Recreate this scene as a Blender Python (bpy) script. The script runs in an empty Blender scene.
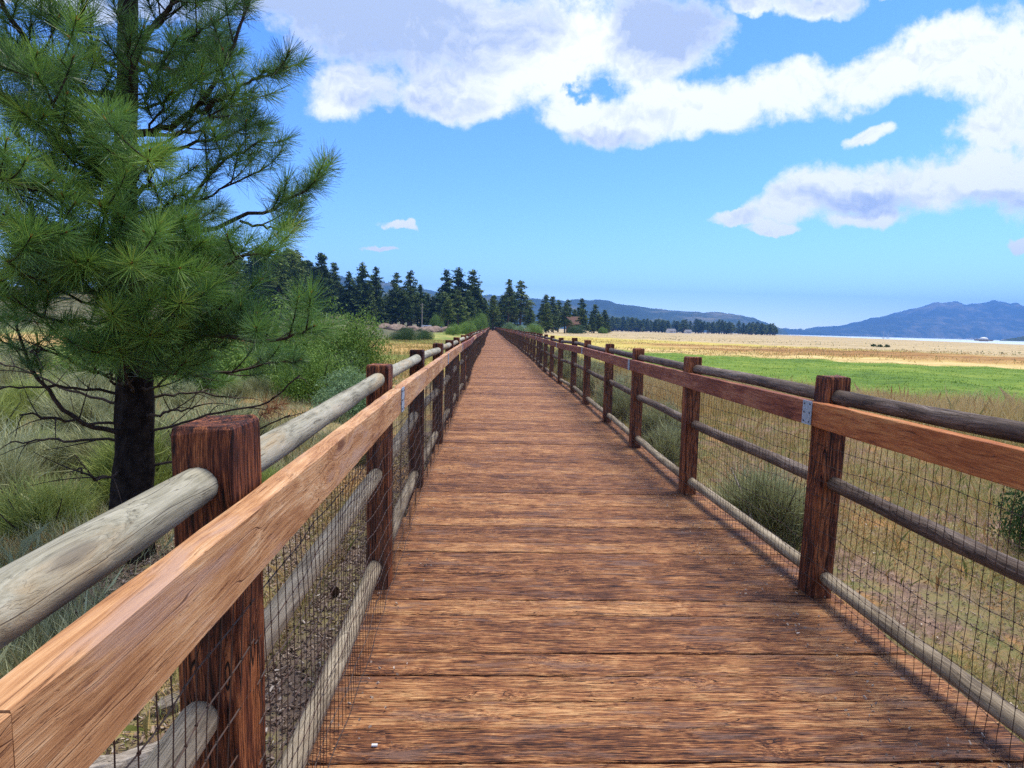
import bpy, math, random
import numpy as np
from mathutils import Vector, Matrix
R = math.radians
rng = np.random.default_rng(7); random.seed(7)
scene = bpy.context.scene
COL = scene.collection

# ------------------------------------------------------------------ camera
CAM_H, F_PX, PITCH, YAW, ROLL = 1.65, 570.0, 0.09938, 0.03923, 0.026
def cam_axes():
    cp, sp, cy, sy = math.cos(PITCH), math.sin(PITCH), math.cos(YAW), math.sin(YAW)
    fw = np.array([sy*cp, cy*cp, -sp]); rt = np.array([cy, -sy, 0.0]); up = np.cross(rt, fw)
    cr, sr = math.cos(ROLL), math.sin(ROLL)
    return rt*cr + up*sr, up*cr - rt*sr, fw
RT, UP, FW = cam_axes()
cam = bpy.data.cameras.new('camera'); cam_o = bpy.data.objects.new('camera', cam); COL.objects.link(cam_o)
cam.sensor_width = 36; cam.lens = F_PX/1024*36; cam.clip_start = 0.05; cam.clip_end = 40000
m = Matrix.Identity(4)
for i in range(3):
    m[i][0], m[i][1], m[i][2] = RT[i], UP[i], -FW[i]
m[2][3] = CAM_H
cam_o.matrix_world = m
scene.camera = cam_o
def ray(px, py):
    d = FW + RT*(px-512)/F_PX - UP*(py-384)/F_PX
    return d
def at(px, py, Y):            # point of the place seen at a pixel, at forward distance Y
    d = ray(px, py); return np.array([0, 0, CAM_H]) + d*(Y/d[1])
def uv_dir(px, py):
    d = ray(px, py); return d[0]/d[1], d[2]/d[1]

# ------------------------------------------------------------------ light
SUN_AZ, SUN_EL = R(58), R(68)          # azimuth to the right of straight ahead
scene.view_settings.view_transform = 'Standard'; scene.view_settings.look = 'None'
scene.view_settings.exposure = 1.14; scene.view_settings.gamma = 1
scene.view_settings.use_curve_mapping = False
sd = Vector((math.sin(SUN_AZ)*math.cos(SUN_EL), math.cos(SUN_AZ)*math.cos(SUN_EL), math.sin(SUN_EL)))
sun = bpy.data.lights.new('sun', 'SUN'); sun.energy = 2.5; sun.angle = R(22); sun.color = (1, .93, .82)
sun_o = bpy.data.objects.new('sun', sun); COL.objects.link(sun_o)
sun_o.rotation_euler = sd.to_track_quat('Z', 'Y').to_euler()

# ------------------------------------------------------------------ node expressions
class S:
    """a scalar node socket with arithmetic"""
    def __init__(s, nt, v): s.nt, s.v = nt, v
    def op(s, o, b=None, c=None, clamp=False):
        n = s.nt.nodes.new('ShaderNodeMath'); n.operation = o; n.use_clamp = clamp
        for i, x in enumerate((s, b, c)):
            if x is None: continue
            if isinstance(x, S):
                if isinstance(x.v, (int, float)): n.inputs[i].default_value = x.v
                else: s.nt.links.new(x.v, n.inputs[i])
            else: n.inputs[i].default_value = x
        return S(s.nt, n.outputs[0])
    def __add__(s, b): return s.op('ADD', b)
    def __sub__(s, b): return s.op('SUBTRACT', b)
    def __mul__(s, b): return s.op('MULTIPLY', b)
    def __truediv__(s, b): return s.op('DIVIDE', b)
    def max(s, b): return s.op('MAXIMUM', b)
    def min(s, b): return s.op('MINIMUM', b)
    def inv(s): return S(s.nt, 1.0).op('SUBTRACT', s)
    def step(s, a, b):      # smooth step from a to b
        n = s.nt.nodes.new('ShaderNodeMapRange'); n.interpolation_type = 'SMOOTHSTEP'
        if isinstance(s.v, (int, float)): n.inputs[0].default_value = s.v
        else: s.nt.links.new(s.v, n.inputs[0])
        n.inputs[1].default_value = min(a, b); n.inputs[2].default_value = max(a, b)
        n.inputs[3].default_value = 0 if a < b else 1; n.inputs[4].default_value = 1 if a < b else 0
        return S(s.nt, n.outputs[0])
def sep(nt, vec):
    n = nt.nodes.new('ShaderNodeSeparateXYZ'); nt.links.new(vec, n.inputs[0]); return [S(nt, o) for o in n.outputs]
def comb(nt, x, y, z):
    n = nt.nodes.new('ShaderNodeCombineXYZ')
    for i, q in enumerate((x, y, z)):
        if isinstance(q, S): nt.links.new(q.v, n.inputs[i])
        else: n.inputs[i].default_value = q
    return n.outputs[0]
def noise(nt, vec, scale, detail=4, rough=.55, dist=0.0, flat2d=False):
    n = nt.nodes.new('ShaderNodeTexNoise'); n.noise_dimensions = '2D' if flat2d or NOISE2D[0] else '3D'; nt.links.new(vec, n.inputs['Vector'])
    n.inputs['Scale'].default_value = scale; n.inputs['Detail'].default_value = detail
    n.inputs['Roughness'].default_value = rough; n.inputs['Distortion'].default_value = dist
    return S(nt, n.outputs['Fac'])
NOISE2D = [False]
def mapping(nt, vec, scale=(1,1,1), loc=(0,0,0), rot=(0,0,0)):
    n = nt.nodes.new('ShaderNodeMapping'); nt.links.new(vec, n.inputs[0])
    n.inputs['Scale'].default_value = scale; n.inputs['Location'].default_value = loc; n.inputs['Rotation'].default_value = rot
    return n.outputs[0]
def mixc(nt, fac, a, b, mode='MIX'):
    n = nt.nodes.new('ShaderNodeMix'); n.data_type = 'RGBA'; n.blend_type = mode
    if isinstance(fac, S): nt.links.new(fac.v, n.inputs[0])
    else: n.inputs[0].default_value = fac
    for i, q in ((6, a), (7, b)):
        if isinstance(q, (tuple, list)): n.inputs[i].default_value = (*q[:3], 1)
        else: nt.links.new(q, n.inputs[i])
    return n.outputs[2]
def ramp(nt, fac, stops):
    n = nt.nodes.new('ShaderNodeValToRGB'); nt.links.new(fac.v, n.inputs[0])
    e = n.color_ramp.elements
    while len(e) < len(stops): e.new(.5)
    for k, (p, c) in enumerate(stops): e[k].position = p; e[k].color = (*c, 1)
    return n.outputs[0]
def vmath(nt, op, a, b=None):
    n = nt.nodes.new('ShaderNodeVectorMath'); n.operation = op
    for i, q in enumerate((a, b)):
        if q is None: continue
        if isinstance(q, tuple): n.inputs[i].default_value = q
        else: nt.links.new(q, n.inputs[i])
    return n

# ------------------------------------------------------------------ sky with clouds
world = bpy.data.worlds.new('World'); scene.world = world; world.use_nodes = True
nt = world.node_tree; nt.nodes.clear()
wo = nt.nodes.new('ShaderNodeOutputWorld'); bg = nt.nodes.new('ShaderNodeBackground')
nt.links.new(bg.outputs[0], wo.inputs[0]); bg.inputs[1].default_value = 0.12
sky = nt.nodes.new('ShaderNodeTexSky'); sky.sky_type = 'NISHITA'; sky.sun_disc = False
sky.sun_elevation = SUN_EL; sky.sun_rotation = SUN_AZ; sky.altitude = 2050
sky.air_density = 1.0; sky.dust_density = 0.1; sky.ozone_density = 3.0
tc = nt.nodes.new('ShaderNodeTexCoord'); DIR = tc.outputs['Generated']
dx, dy, dz = sep(nt, DIR)
front = dy.step(.02, .12)
yy = dy.max(.02)
U, V = dx/yy, dz/yy
P = comb(nt, U, V, 0.0)
NOISE2D[0] = True
w1 = noise(nt, P, 5.0, 3, .5); w2 = noise(nt, mapping(nt, P, loc=(3.1, 7.7, 0)), 5.0, 3, .5)
w3 = noise(nt, P, 22.0, 4, .6); w4 = noise(nt, mapping(nt, P, loc=(9.1, 2.7, 0)), 22.0, 4, .6)
UU = U + (w1-.5)*.12 + (w3-.5)*.03
VV = V + (w2-.5)*.08 + (w4-.5)*.025
def blobs(lst):
    acc = None
    for (cx, cy, rx, ry, rot) in lst:
        u0, v0 = uv_dir(cx, cy); a, b = rx/F_PX, ry/F_PX; c, s = math.cos(R(rot)), math.sin(R(rot))
        # rotated ellipse; rot is anticlockwise in the sky
        x = UU - u0; y = VV - v0
        a *= .93; b *= .93; p = (x*(c/a)) + (y*(s/a)); q = (y*(c/b)) - (x*(s/b))
        r2 = p*p + q*q
        val = r2.inv()
        acc = val if acc is None else acc.op('SMOOTH_MAX', val, .35)
    return acc
CL = [(385,12,150,62,0),(520,50,115,72,0),(640,40,88,62,0),(352,86,50,34,8),(455,88,80,34,0),(560,112,48,30,0),(240,-10,120,34,0),
      (745,6,36,10,0),(815,2,52,16,8),(890,-6,26,10,0),
      (612,128,78,27,0),(700,106,92,33,6),(790,86,80,33,12),(868,74,80,32,12),(950,62,90,46,0),(1030,70,90,62,0),(1000,128,48,34,0),(1055,150,55,70,0),
      (862,190,80,36,4),(795,207,58,22,14),(745,216,40,9,0),(775,229,32,7,0),(930,190,80,35,0),(1005,182,70,44,0),(868,218,56,14,4),
      (876,134,26,12,6),(1018,243,20,7,0),(405,223,24,4,0),(388,248,20,2.8,0),(700,-40,400,30,0),(60,0,110,16,0)]
F = blobs(CL)
hu, hv = uv_dir(577, 88)
hx = (UU-hu)*(F_PX/34) + (w4-.5)*3.0; hy = (VV-hv)*(F_PX/17) + (w3-.5)*3.0
hole = (hx*hx + hy*hy).inv().max(0.0)
def puffs(vec, scale, detail):
    n = nt.nodes.new('ShaderNodeTexVoronoi'); n.voronoi_dimensions = '2D'; n.feature = 'F1'
    nt.links.new(vec, n.inputs['Vector']); n.inputs['Scale'].default_value = scale
    n.inputs['Detail'].default_value = detail; n.inputs['Roughness'].default_value = .62
    n.normalize = True
    return S(nt, n.outputs['Distance'])
PW_ = comb(nt, UU, VV*1.25, 0.0)
PL_ = comb(nt, UU-.004, VV*1.25+.016, 0.0)
puff = puffs(PW_, 11, 4); puff_l = puffs(PL_, 11, 4)
fine = noise(nt, P, 45, 7, .68); mid_ = noise(nt, P, 9, 8, .64)
d0 = F.max(-1.0) + (mid_-.5)*1.5 + (fine-.5)*.38 + (S(nt, .24)-puff)*.95 - hole*(mid_.step(.35, .6))*1.2
# unseen clouds outside the part of the sky built above, cover raised for fill
Q = comb(nt, dx/(dz.max(0.0)+.22), dy/(dz.max(0.0)+.22), 0.0)
gen = (noise(nt, Q, 1.3, 8, .58)-.46)*5.0
az_out = (U.op('ABSOLUTE').step(1.15, 1.5)).max(V.step(.68, .85)).max(front.inv())
dens = d0*(az_out.inv()) + gen*az_out
alpha = dens.step(-.12, .62)*(dz.step(.0, .03))
# grey undersides of the thick clouds
GR = [(370,34,125,56,0),(410,99,68,18,0),(662,34,60,42,0),(500,20,60,30,0),(240,-5,120,40,0),(600,142,60,12,0),(868,203,60,14,0),(700,-30,400,34,0),(1000,205,50,12,0),(60,0,110,16,0)]
G = blobs(GR)
relief = (puff-puff_l)*2.3 + (noise(nt, P, 6, 5, .55)-.55)*.9
core = d0.step(.05, .9)
G2 = blobs([(350,14,120,44,0),(240,0,120,50,0),(665,20,60,36,0)])
g = ((G.step(-1.0, .9)*.74+G2.step(-.9, .7)*.55)*(core*.6+.4) + relief*core*.85 + (F.step(.4, 1.0))*.05).op('MAXIMUM', 0.0).op('MINIMUM', 1.0)
NOISE2D[0] = False
# thin edge of the cloud is white
ccol = mixc(nt, g, (4.7, 4.8, 4.95), (2.1, 2.55, 3.5))
skyc = sky.outputs[0]
hs = nt.nodes.new('ShaderNodeHueSaturation'); hs.inputs['Hue'].default_value = .511
hs.inputs['Saturation'].default_value = 1.24; hs.inputs['Value'].default_value = 1.3; nt.links.new(skyc, hs.inputs['Color'])
skym = mixc(nt, alpha, hs.outputs[0], ccol)
nt.links.new(skym, bg.inputs[0])
world.cycles.sampling_method = 'MANUAL'; world.cycles.sample_map_resolution = 512

scene.render.engine = 'CYCLES'
scene.cycles.use_denoising = False
scene.cycles.max_bounces = 6; scene.cycles.transparent_max_bounces = 8
scene.cycles.diffuse_bounces = 3; scene.cycles.glossy_bounces = 2; scene.cycles.volume_bounces = 0

# ------------------------------------------------------------------ materials
def new_mat(name):
    m = bpy.data.materials.new(name); m.use_nodes = True
    nt = m.node_tree; nt.nodes.clear()
    o = nt.nodes.new('ShaderNodeOutputMaterial'); b = nt.nodes.new('ShaderNodeBsdfPrincipled')
    nt.links.new(b.outputs[0], o.inputs[0]); b.inputs['Roughness'].default_value = .8
    b.inputs['Specular IOR Level'].default_value = .25
    return m, nt, b
def bump(nt, b, h, strength, dist):
    n = nt.nodes.new('ShaderNodeBump'); n.inputs['Strength'].default_value = strength
    n.inputs['Distance'].default_value = dist; nt.links.new(h.v, n.inputs['Height']); nt.links.new(n.outputs[0], b.inputs['Normal'])
def objvec(nt, attr=None):
    """object coordinates, shifted at random for each object (or each plank)"""
    t = nt.nodes.new('ShaderNodeTexCoord')
    if attr:
        a = nt.nodes.new('ShaderNodeAttribute'); a.attribute_name = attr; r = S(nt, a.outputs['Fac'])
    else:
        a = nt.nodes.new('ShaderNodeObjectInfo'); r = S(nt, a.outputs['Random'])
    off = comb(nt, r*37.0, r*91.0, r*53.0)
    return vmath(nt, 'ADD', t.outputs['Object'], off).outputs[0], r, t.outputs['Object']
def wood(name, stops, axis, attr=None, rough=.75, dark=(.03,.014,.008), crack=.5, gscale=1.0, knots=.0, strength=.5, tint=.25, patch=None, grain_amt=.5, broad_amt=.9, streak_amt=1.5, fine_x=120):
    """weathered wood with the grain along one object axis"""
    m, nt, b = new_mat(name)
    vec, r, raw = objvec(nt, attr)
    lo, hi = 1.0, 1.0
    warp = noise(nt, vec, 2.2, 2, .5)
    sc = [0, 0, 0]
    bulge = None
    if knots > 0:
        sk = [8.0]*3; sk[axis] = 2.3
        vk = nt.nodes.new('ShaderNodeTexVoronoi'); vk.inputs['Scale'].default_value = 1.0
        nt.links.new(mapping(nt, vec, scale=tuple(sk)), vk.inputs['Vector'])
        kd = S(nt, vk.outputs['Distance']); sel = sep(nt, vk.outputs['Color'])[0].step(.60, .62)
        bulge = kd.step(.62, .0)*sel*knots
    def stretched(along, across, wamp):
        s = [across]*3; s[axis] = along
        v = mapping(nt, vec, scale=tuple(s))
        w = (warp-.5)*wamp
        w = w*.55
        if bulge is not None: w = w + bulge*(across*.05)
        add = [w, w, w]; add[axis] = 0.0
        return vmath(nt, 'ADD', v, comb(nt, *add)).outputs[0]
    broad = noise(nt, stretched(1.1*gscale, 14*gscale, 3.0), 1.0, 4, .6)
    fibre = noise(nt, stretched(5*gscale, fine_x*gscale, 10.0), 1.0, 5, .7)
    fine_ = noise(nt, stretched(12*gscale, 420*gscale, 20.0), 1.0, 3, .7)
    blotch = noise(nt, vec, 3.0*gscale, 4, .6)
    streak = noise(nt, stretched(2.2*gscale, 38*gscale, 5.0), 1.0, 3, .6)
    tone = (broad-.5)*broad_amt + (streak-.5)*streak_amt*grain_amt + (fibre-.5)*2.6*grain_amt + (fine_-.5)*1.2*grain_amt + (blotch-.5)*.8 + (r-.5)*tint + .52
    col = ramp(nt, tone, stops)
    # dark cracks along the grain
    ck = noise(nt, stretched(1.6*gscale, 60*gscale, 5.0), 1.0, 3, .6)
    crk = (ck-.5).op('ABSOLUTE').step(.012, .0)*(blotch.step(.35, .6))*crack
    crk2 = fibre.step(.40, .30)*crack
    lk = noise(nt, stretched(.45*gscale, 13*gscale, 1.6), 1.0, 1, .4)
    dk = crk.max(crk2).max((lk-.5).op('ABSOLUTE').step(.0042, .0012)*crack*1.1).op('MINIMUM', 1.0)
    col = mixc(nt, dk, col, dark)
    if patch:
        pc, lo_, hi_ = patch
        col = mixc(nt, noise(nt, mapping(nt, stretched(1.4*gscale, 11*gscale, 3.0), loc=(5, 2, 8)), 1.0, 5, .65).step(lo_, hi_)*.7, col, pc)
    if knots > 0: col = mixc(nt, (kd + (fibre-.5)*.2).step(.20, .09)*sel*knots*.85, col, tuple(c*1.8 for c in dark))
    nt.links.new(col, b.inputs['Base Color']); b.inputs['Roughness'].default_value = rough
    bump(nt, b, fibre*.6 + fine_*.4 + broad*.5 - dk*1.2, strength, .006)
    return m
def flat(name, col, rough=.8, metal=0.0, spec=.25, var=None, scale=8, bumpy=0):
    m, nt, b = new_mat(name)
    b.inputs['Roughness'].default_value = rough; b.inputs['Metallic'].default_value = metal
    b.inputs['Specular IOR Level'].default_value = spec
    vec, r, raw = objvec(nt)
    n = noise(nt, vec, scale, 5, .6)
    c = mixc(nt, n.step(.3, .7), col, var or tuple(x*.6 for x in col))
    nt.links.new(c, b.inputs['Base Color'])
    if bumpy: bump(nt, b, n, bumpy, .02)
    return m
def leaf(name, stops, trans=.25, rough=.55, spec=.3, tint=.3):
    """foliage: colour from a per-leaf attribute"""
    m, nt, b = new_mat(name)
    a = nt.nodes.new('ShaderNodeAttribute'); a.attribute_name = 'tone'
    oi = nt.nodes.new('ShaderNodeObjectInfo')
    t = S(nt, a.outputs['Fac']) + (S(nt, oi.outputs['Random'])-.5)*tint
    c = ramp(nt, t, stops); nt.links.new(c, b.inputs['Base Color'])
    b.inputs['Roughness'].default_value = rough; b.inputs['Specular IOR Level'].default_value = spec
    if trans:
        tr = nt.nodes.new('ShaderNodeBsdfTranslucent'); nt.links.new(c, tr.inputs[0])
        mx = nt.nodes.new('ShaderNodeMixShader'); mx.inputs[0].default_value = trans
        nt.links.new(b.outputs[0], mx.inputs[1]); nt.links.new(tr.outputs[0], mx.inputs[2])
        out = [n for n in nt.nodes if n.type == 'OUTPUT_MATERIAL'][0]
        nt.links.new(mx.outputs[0], out.inputs[0])
    return m

M = {}
M['deck'] = wood('deck_wood', [(.18,(.022,.009,.006)),(.36,(.095,.033,.015)),(.5,(.215,.080,.030)),(.66,(.36,.15,.055)),(.88,(.54,.30,.13))], 0, 'rnd',
                 dark=(.022,.010,.007), crack=.85, tint=.24, patch=((.17,.10,.075), .52, .66), strength=.9, knots=.5, rough=.75, gscale=1.4, grain_amt=.95, broad_amt=.55, streak_amt=.55, fine_x=175)
M['post'] = wood('post_wood', [(.15,(.014,.005,.004)),(.40,(.065,.017,.009)),(.6,(.16,.044,.017)),(.85,(.38,.13,.045))], 2,
                 dark=(.012,.005,.004), crack=.95, tint=.2, strength=1.0, rough=.62, grain_amt=.75)
M['beam_red'] = wood('beam_wood_red', [(.15,(.08,.022,.014)),(.45,(.17,.05,.028)),(.65,(.25,.085,.045)),(.9,(.36,.16,.09))], 1,
                 dark=(.03,.010,.008), crack=.45, knots=.8, tint=.25, strength=.4, rough=.6)
M['beam_tan'] = wood('beam_wood_tan', [(.12,(.22,.09,.036)),(.42,(.41,.20,.085)),(.62,(.53,.29,.135)),(.88,(.66,.43,.24))], 1,
                 dark=(.08,.03,.015), crack=.75, knots=1, tint=.15, strength=.45, rough=.6, patch=((.42,.27,.20), .5, .66), grain_amt=.5)
M['beam_orange'] = wood('beam_wood_orange', [(.12,(.19,.055,.018)),(.42,(.34,.11,.035)),(.62,(.45,.17,.055)),(.88,(.56,.27,.10))], 1,
                 dark=(.05,.018,.01), crack=.6, knots=1, tint=.1, strength=.5, rough=.6, grain_amt=.5)
M['log_pale'] = wood('log_wood_pale', [(.12,(.09,.08,.055)),(.4,(.22,.205,.145)),(.6,(.33,.31,.23)),(.88,(.45,.42,.33))], 1,
                 dark=(.06,.05,.038), crack=.7, knots=.8, tint=.15, strength=.5, gscale=.7, patch=((.36,.26,.14), .5, .68), grain_amt=.35)
M['log_dark'] = wood('log_wood_dark', [(.12,(.03,.022,.018)),(.42,(.085,.06,.045)),(.65,(.15,.11,.085)),(.9,(.27,.22,.18))], 1,
                 dark=(.02,.014,.01), crack=.6, knots=.4, tint=.2, strength=.7)
M['log_low'] = wood('log_wood_low', [(.12,(.09,.068,.045)),(.42,(.23,.18,.12)),(.65,(.33,.27,.185)),(.9,(.44,.37,.26))], 1,
                 dark=(.05,.038,.028), crack=.6, knots=.4, tint=.2, strength=.6)
M['wire'] = flat('rusty_wire', (.06,.05,.045), .6, .4, .3, (.08,.04,.025), 30)
M['steel'] = flat('galvanised_steel', (.42,.52,.62), .5, .35, .5, (.28,.36,.44), 60)
M['bolt'] = flat('bolt_metal', (.10,.12,.15), .4, .8, .5)
M['bark'] = flat('pine_bark', (.030,.022,.018), .95, 0, .1, (.011,.008,.007), 14, .9)
M['twig'] = flat('pine_twig', (.075,.055,.045), .9, 0, .1, (.035,.025,.02), 20, .3)
M['greytrunk'] = flat('far_trunk_bark', (.13,.085,.06), .95, 0, .1, (.06,.04,.03), 2)
M['needles'] = leaf('pine_needles', [(0,(.024,.05,.020)),(.35,(.07,.155,.042)),(.65,(.17,.32,.06)),(.9,(.33,.48,.085)),(1,(.45,.20,.05))], .3, .42, .45, .0)
M['dead_needles'] = leaf('dead_needles', [(0,(.16,.05,.02)),(1,(.34,.13,.06))], .1, .6, .2, 0)
M['conifer'] = leaf('far_conifer_needles', [(0,(.03,.055,.016)),(.5,(.085,.135,.036)),(1,(.19,.24,.065))], .05, .7, .1, .5)
M['willow'] = leaf('willow_leaves', [(0,(.04,.09,.014)),(.5,(.15,.26,.04)),(1,(.32,.44,.10))], .3, .55, .2, .2)
M['darkshrub'] = leaf('dark_shrub_leaves', [(0,(.014,.034,.012)),(.5,(.045,.095,.028)),(1,(.12,.20,.06))], .2, .55, .2, .2)
M['paleshrub'] = leaf('pale_shrub_leaves', [(0,(.07,.12,.05)),(.5,(.16,.26,.11)),(1,(.30,.42,.22))], .3, .55, .2, .2)
M['sage'] = leaf('sage_leaves', [(0,(.11,.095,.05)),(.5,(.30,.31,.14)),(1,(.52,.54,.32))], .2, .7, .15, .25)
M['rabbit'] = leaf('rabbitbrush_stems', [(0,(.09,.10,.025)),(.5,(.27,.33,.08)),(1,(.50,.54,.18))], .2, .7, .15, .25)
M['drygrass'] = leaf('dry_grass_blades', [(0,(.11,.14,.035)),(.3,(.25,.27,.075)),(.6,(.48,.36,.145)),(.85,(.58,.38,.15)),(1,(.42,.20,.07))], .25, .7, .15, 0)
M['meadow'] = leaf('meadow_blades', [(0,(.05,.11,.008)),(.5,(.11,.21,.014)),(1,(.20,.30,.03))], .25, .6, .15, 0)
M['reeds'] = leaf('reed_blades', [(0,(.28,.27,.08)),(.4,(.56,.43,.18)),(.8,(.70,.56,.29)),(1,(.50,.28,.10))], .25, .7, .15, 0)
M['chips'] = leaf('wood_chip_bits', [(0,(.06,.04,.03)),(.4,(.20,.14,.105)),(.8,(.38,.29,.22)),(1,(.55,.48,.41))], 0, .85, .1, 0)
M['rock'] = flat('granite', (.30,.22,.165), .9, 0, .2, (.16,.11,.085), 3, .8)
M['white_paint'] = flat('white_paint', (.75,.75,.73), .5)
M['dark_window'] = flat('dark_window_glass', (.03,.035,.04), .15, 0, .6)
M['roof_brown'] = flat('brown_roof', (.27,.15,.10), .85)
M['roof_grey'] = flat('grey_roof', (.22,.22,.23), .85)
M['log_wall'] = flat('brown_cabin_wall', (.20,.105,.06), .85, 0, .2, (.13,.065,.04), 1)
M['cloth_dark'] = flat('dark_clothing', (.015,.02,.045), .9)
M['cloth_white'] = flat('white_clothing', (.7,.7,.7), .9)
M['cloth_blue'] = flat('blue_trousers', (.05,.08,.16), .9)
M['skin'] = flat('skin', (.45,.26,.18), .6, 0, .3, (.42,.24,.17))
M['hair'] = flat('dark_hair', (.02,.014,.01), .7)
M['tyre'] = flat('tyre_rubber', (.02,.02,.02), .9)
M['cone'] = flat('pine_cone_scales', (.06,.035,.022), .9, 0, .1, (.025,.015,.01), 40)
M['driftwood'] = wood('driftwood', [(.12,(.10,.085,.065)),(.42,(.24,.20,.155)),(.65,(.36,.31,.25)),(.9,(.48,.43,.36))], 1, dark=(.04,.03,.022), crack=.8, strength=.9)
M['pebble'] = flat('brown_stone', (.27,.18,.12), .85, 0, .2, (.15,.10,.07), 12, .4)

# ------------------------------------------------------------------ mesh helpers
class MB:
    """collects vertices and faces; build() links them as ONE mesh object"""
    def __init__(s): s.v = []; s.f = []; s.n = 0; s.t = []
    def add(s, verts, faces, tone=None):
        verts = np.asarray(verts, float); k = s.n
        s.v.append(verts); s.n += len(verts)
        s.f.extend([tuple(int(i)+k for i in f) for f in faces])
        s.t.append(np.full(len(verts), .5 if tone is None else tone) if np.isscalar(tone) or tone is None else np.asarray(tone))
    def tri_soup(s, V, tone):           # V (n,k,3) polygons with k corners, tone (n,)
        n, k, _ = V.shape; b = s.n
        s.v.append(V.reshape(-1, 3)); s.n += n*k
        idx = (np.arange(n*k)+b).reshape(n, k)
        s.f.extend(map(tuple, idx.tolist())); s.t.append(np.repeat(tone, k))
    def box(s, c, size, rot=None):
        x, y, z = [q/2 for q in size]
        V = np.array([(-x,-y,-z),(x,-y,-z),(x,y,-z),(-x,y,-z),(-x,-y,z),(x,-y,z),(x,y,z),(-x,y,z)])
        if rot is not None: V = V@np.array(rot).T
        s.add(V+np.array(c), [(0,3,2,1),(4,5,6,7),(0,1,5,4),(1,2,6,5),(2,3,7,6),(3,0,4,7)])
    def tube(s, pts, rad, n=6, caps=True, tone=None, phase=0.0):
        pts = np.asarray(pts, float); rad = np.broadcast_to(np.asarray(rad, float), (len(pts),))
        T = np.gradient(pts, axis=0); T /= np.linalg.norm(T, axis=1)[:, None]+1e-9
        ref = np.array([0, 0, 1.0]) if abs(T[0][2]) < .9 else np.array([1.0, 0, 0])
        V = []
        a = np.cross(T[0], ref); a /= np.linalg.norm(a)
        ang = np.linspace(0, 2*np.pi, n, endpoint=False)+phase
        for p, t, r in zip(pts, T, rad):
            a = a - t*np.dot(a, t); a /= np.linalg.norm(a)+1e-9; b = np.cross(t, a)
            V.append(p + r*(np.cos(ang)[:, None]*a + np.sin(ang)[:, None]*b))
        V = np.concatenate(V); F = []
        for i in range(len(pts)-1):
            for j in range(n):
                k = (j+1) % n
                F.append((i*n+j, i*n+k, (i+1)*n+k, (i+1)*n+j))
        if caps: F.append(tuple(range(n-1, -1, -1))); F.append(tuple((len(pts)-1)*n+j for j in range(n)))
        s.add(V, F, tone)
    def build(s, name, mat, parent=None, smooth=False, tone=True, loc=None, mesh_only=False):
        me = bpy.data.meshes.new(name)
        V = np.concatenate(s.v) if s.v else np.zeros((0, 3))
        n = len(s.f)
        ls = np.fromiter((len(f) for f in s.f), dtype=np.int32, count=n)
        lv = np.fromiter((i for f in s.f for i in f), dtype=np.int32, count=int(ls.sum()))
        me.vertices.add(len(V)); me.vertices.foreach_set('co', V.astype(np.float32).ravel())
        me.loops.add(len(lv)); me.loops.foreach_set('vertex_index', lv)
        me.polygons.add(n); st = np.zeros(n, np.int32); st[1:] = np.cumsum(ls)[:-1]
        me.polygons.foreach_set('loop_start', st)
        me.update(calc_edges=True)
        me.polygons.foreach_set('use_smooth', np.full(n, bool(smooth)))
        if tone:
            a = me.attributes.new('tone', 'FLOAT', 'POINT'); a.data.foreach_set('value', np.concatenate(s.t).astype(np.float32))
        me.materials.append(mat); me.validate()
        if mesh_only: return me
        return put(name, me, parent, loc)
def put(name, me, parent=None, loc=None):
    o = bpy.data.objects.new(name, me); COL.objects.link(o)
    if parent is not None: o.parent = parent
    if loc is not None: o.location = loc
    return o
def tag(o, label, cat, group=None, kind=None):
    if label: o['label'] = label
    if cat: o['category'] = cat
    if group: o['group'] = group
    if kind: o['kind'] = kind
    return o
def struct(o): o['kind'] = 'structure'; return o
def stuff(o, label, cat): o['kind'] = 'stuff'; o['label'] = label; o['category'] = cat; return o
def thing(name, label, cat, loc=(0,0,0), rz=0, group=None):
    o = bpy.data.objects.new(name, None); COL.objects.link(o); o.location = [float(q) for q in loc]; o.rotation_euler = (0, 0, rz)
    o.empty_display_size = .2
    return tag(o, label, cat, group)
def copy_tree(o, parent=None):
    c = o.copy(); COL.objects.link(c)
    if parent is not None: c.parent = parent
    for ch in list(o.children): copy_tree(ch, c)
    return c

# ------------------------------------------------------------------ terrain
def sstep(a, b, x):
    t = np.clip((x-a)/(b-a), 0, 1); return t*t*(3-2*t)
def shore(x, y):                                   # > 0 inside the lake
    return (x - 215) + (y - 130)*-.42
def ground_z(x, y):
    x = np.asarray(x, float); y = np.asarray(y, float)
    z = np.full(np.broadcast(x, y).shape, -.5)
    z = z + 15*sstep(-22, -130, x + 0*y)*sstep(50, 290, y + 0*x)
    z = z + 1.1*sstep(-5, -9.5, x + .12*y)*sstep(60, 100, y)*(1-sstep(120, 200, y))
    z = z + .10*np.sin(x*.9+1.3)*np.sin(y*.53+.4)*sstep(2.6, 6, np.abs(x-.7)) + .05*np.sin(x*2.3)*np.sin(y*1.9+1)*sstep(2.2, 4, np.abs(x-.7))
    z = z - .9*sstep(0, 30, shore(x, y))*sstep(300, 200, -y+x*0)
    return z
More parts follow.
